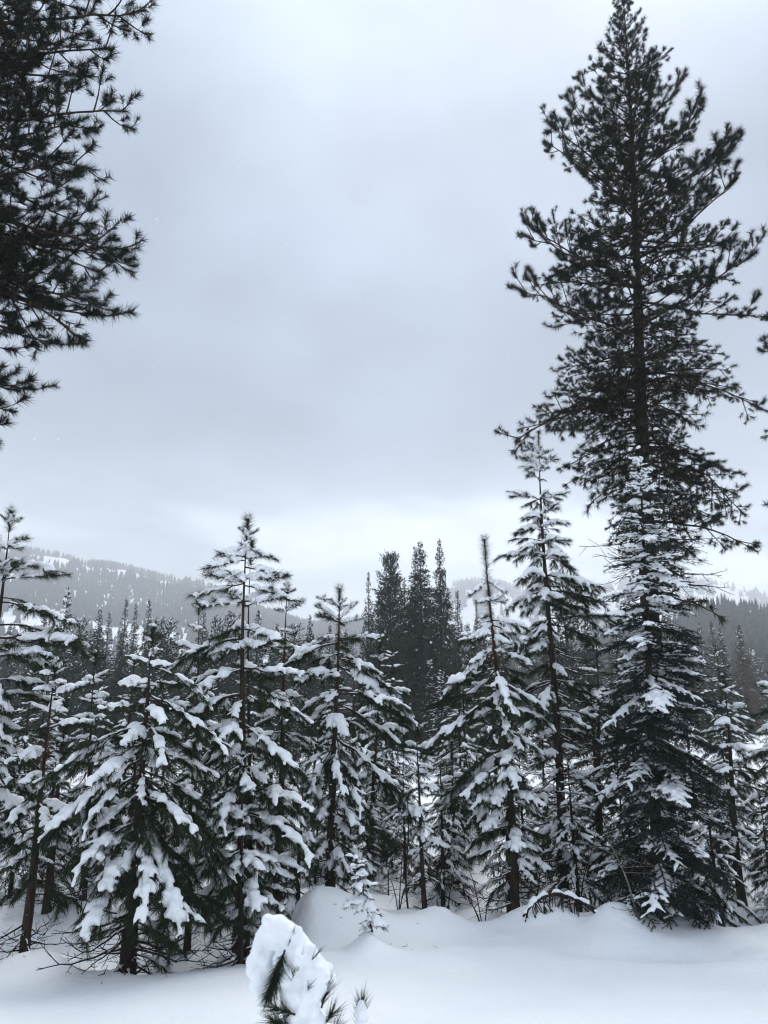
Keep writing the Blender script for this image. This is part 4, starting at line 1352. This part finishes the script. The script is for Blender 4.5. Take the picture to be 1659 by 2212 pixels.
def seedling():
    """the blurred, snow-smothered pine tip close to the camera"""
    Y = 3.0
    rng = np.random.default_rng(8); rnd = random.Random(8)
    def c6(cx, cy, dy=0.0):                # survey points of the close view
        return at_z((239.6 + cx * .0963) / S16, (900 + cy * .0963) / S16, Y + dy)
    root = c6(640, 2600); root.z = G(root.x, Y) - .05
    t = bpy.data.objects.new('pine_seedling', None); COL.objects.link(t); t.location = root
    t['label'] = 'pine seedling smothered in a bent lump of snow at the bottom edge'; t['category'] = 'sapling'
    L = lambda p: np.array(p - root)
    P = smooth_path([(0, 0, 0), L(c6(640, 1500)), L(c6(560, 1150)), L(c6(500, 800)), L(c6(460, 480))], 30)
    path_obj('stem', P, np.linspace(.011, .004, 30), M_TWIG, t, 8)
    W = []
    def run(pts, r, dys, rs, n=16):
        for k in range(n):
            s = k / (n - 1) * (len(pts) - 1); i = int(min(s, len(pts) - 2)); f = s - i
            cx = pts[i][0] * (1 - f) + pts[i + 1][0] * f; cy = pts[i][1] * (1 - f) + pts[i + 1][1] * f
            rr = (rs[i] * (1 - f) + rs[i + 1] * f) * rng.uniform(.94, 1.06)
            p = L(c6(cx, cy, dys + rng.normal(scale=.01)))
            W.append((*p, rr, rr * .85, rr))
    run([(380, 330), (300, 430), (235, 620), (225, 780), (235, 900), (262, 1040)], 1, .03, [.056, .058, .044, .036, .026, .012], 26)
    run([(390, 320), (500, 400), (590, 520), (660, 640), (740, 760), (720, 880), (650, 980), (630, 1120), (650, 1300), (680, 1500)], 1, .0, [.054, .056, .058, .060, .064, .063, .062, .060, .064, .068], 44)
    run([(760, 740), (840, 800), (950, 830)], 1, .0, [.055, .036, .012], 12)
    run([(470, 620), (520, 760), (540, 900), (560, 1050)], 1, -.02, [.030, .040, .044, .045], 14)
    for k in range(240):                       # crumbly surface
        w0 = W[rng.integers(0, 90)]
        d = rng.normal(size=3); d[1] = -abs(d[1]); d /= np.linalg.norm(d)
        r = rng.uniform(.009, .027)
        W.append((w0[0] + d[0] * w0[3] * .93, w0[1] + d[1] * w0[4] * .93, w0[2] + d[2] * w0[5] * .93, r, r, r))
    obj('snow_load', blob_mesh('snow_load', W, .0060, mat=M_SNOW, sm=2, tmpl=ICO2), t)
    def tuft(name, a, b, n, nl, down=0.0, spread=(15, 50), dy=-.03, mat=M_NEED):
        p, q = L(c6(*a, dy)), L(c6(*b, dy))
        w = path_obj('twig', smooth_path([p, (p + q) / 2, q], 6), np.linspace(.004, .002, 6), M_TWIG, t, 5) if n > 20 else t
        s = rng.random(n) ** .8
        PP = p + (q - p) * s[:, None]
        V, F = needles(rng, PP, np.tile(q - p, (n, 1)), nl, .0030, down, spread)
        obj('needles', mk_mesh('needles', V, F, mat), w, kind='stuff')
    tuft('n', (450, 570), (330, 920), 260, .075, .1, (8, 38), -.075)
    tuft('n', (430, 780), (310, 980), 160, .07, .1, (10, 45), -.06)
    tuft('n', (580, 1190), (360, 1120), 110, .075, .1, (15, 65), -.07)
    tuft('n', (560, 1330), (340, 1260), 150, .075, .1, (15, 65), -.05)
    tuft('n', (850, 1120), (900, 930), 110, .08, -.05, (10, 40), -.02)
    tuft('n', (880, 1290), (960, 1180), 60, .08, -.05, (10, 50), -.02)
    tuft('n', (900, 1450), (1000, 1330), 50, .08, -.05, (10, 50), -.02)
    tuft('n', (470, 520), (370, 830), 120, .06, .2, (20, 75), -.085)
    tuft('n', (740, 640), (800, 560), 10, .05, -.1, (5, 40), -.075)
    tuft('n', (540, 850), (560, 760), 12, .045, -.1, (10, 60), -.085)
    tuft('n', (700, 960), (720, 900), 9, .04, -.1, (10, 60), -.085)
    tuft('n', (500, 480), (560, 330), 12, .06, -.2, (3, 22), -.055)
    tuft('n', (600, 760), (640, 600), 8, .05, -.3, (3, 30), -.075)
    # the second shoot
    a, b = L(c6(1230, 1600, .05)), L(c6(1265, 1060, .05))
    P2 = smooth_path([L(c6(1120, 2600, .05)) * [1, 1, 0] + [0, 0, .05], a, b], 14)
    s_ = path_obj('side_shoot', P2, np.linspace(.008, .003, 14), M_TWIG, t, 6)
    n = 190
    s = rng.random(n)
    V, F = needles(rng, a + (b - a) * s[:, None] ** .7, np.tile(b - a, (n, 1)), .075, .0030, -.05, (12, 42))
    obj('needles', mk_mesh('needles', V, F, M_NEED), s_, kind='stuff')
    bl = []
    for k in range(14):
        q = a + (b - a) * (.05 + .93 * k / 13) + np.array([0, -.012, .0])
        r = .022 * (1 + .2 * math.sin(k * 1.9)) * (1 if k < 12 else .8)
        bl.append((*q, r, r, r * 1.2))
    obj('snow_pad', blob_mesh('snow_pad', bl, .006, sm=4), s_)


seedling()

# dry grass tips poking through at the left
rng = np.random.default_rng(14)
A = Acc()
for k in range(46):
    px = rng.choice([18, 145, 205, 250, 560, 1640]) + rng.normal(scale=22)
    Y = rng.uniform(9.7, 11.2) if px < 1000 else rng.uniform(13, 14)
    x = at_x(px, Y, 0); z = G(x, Y); h = rng.uniform(.06, .2)
    d = np.array([rng.normal(scale=.04), rng.normal(scale=.04), h])
    p = np.array([x, Y, z - .02])
    A.add(*tube(np.stack([p, p + d * .6, p + d]), [.0022, .0018, .001], 3))
obj('dry_grass', A.mesh('dry_grass', M_GREY), kind='stuff', label='a few dry grass stalks poking out of the snow')

# needles, bark flakes and twig bits fallen on the snow under the trees
A = Acc()
feet = [q.location for q in TREES if q.location.y < 15]
for k in range(330):
    q_ = feet[rng.integers(0, len(feet))]
    x = q_.x + rng.normal(scale=.45); Y = q_.y + .35 + abs(rng.normal(scale=.5)) * rng.choice([-.5, 1], p=[.3, .7]); z = G(x, Y)
    a = rng.uniform(0, 6.28); L = rng.choice([.03, .05, .08, .14], p=[.4, .3, .2, .1])
    d = np.array([math.cos(a), math.sin(a), rng.uniform(-.05, .25)]) * L
    p = np.array([x, Y, z + .004])
    A.add(*tube(np.stack([p, p + d]), [.003, .002], 3))
obj('fallen_twigs', A.mesh('fallen_twigs', M_TWIG), kind='stuff', label='needles and bits of twig fallen on the snow under the trees')

# falling snow
rng = np.random.default_rng(15)
V0, F0 = ICO1
A = Acc()
for k in range(260):
    y = rng.uniform(1.6, 9); x = rng.uniform(-.55, .55) * y; z = CAMZ + y * rng.uniform(-.25, 1.25)
    r = rng.uniform(.0015, .0032)
    A.add(V0 * [r, r, r * rng.uniform(.5, 1)] + [x, y, z], F0)
obj('falling_snow', A.mesh('falling_snow', M_PAD), kind='stuff', label='scattered snowflakes drifting down in the air')

# ------------------------------------------------------------------ haze: one closed box of pale air
hm = bpy.data.materials.new('haze_air'); hm.use_nodes = True
t = hm.node_tree; t.nodes.clear()
ho = N(t, 'ShaderNodeOutputMaterial'); pv = N(t, 'ShaderNodeVolumePrincipled')
pv.inputs['Color'].default_value = (.94, .96, .985, 1)
pv.inputs['Density'].default_value = 0.00062
pv.inputs['Anisotropy'].default_value = 0.2
t.links.new(pv.outputs[0], ho.inputs['Volume'])
hx, hy0, hy1, hz0, hz1 = 4000, -4000, 4000, -1300, 420
V = [(x, y, z) for x in (-hx, hx) for y in (hy0, hy1) for z in (hz0, hz1)]
F = [(0, 1, 3, 2), (4, 6, 7, 5), (0, 4, 5, 1), (2, 3, 7, 6), (0, 2, 6, 4), (1, 5, 7, 3)]
obj('haze', mk_mesh('haze', V, F, hm), kind='stuff')
print('OBJECTS', len(bpy.data.objects), 'TRIS', sum(len(m.polygons) for m in bpy.data.meshes))
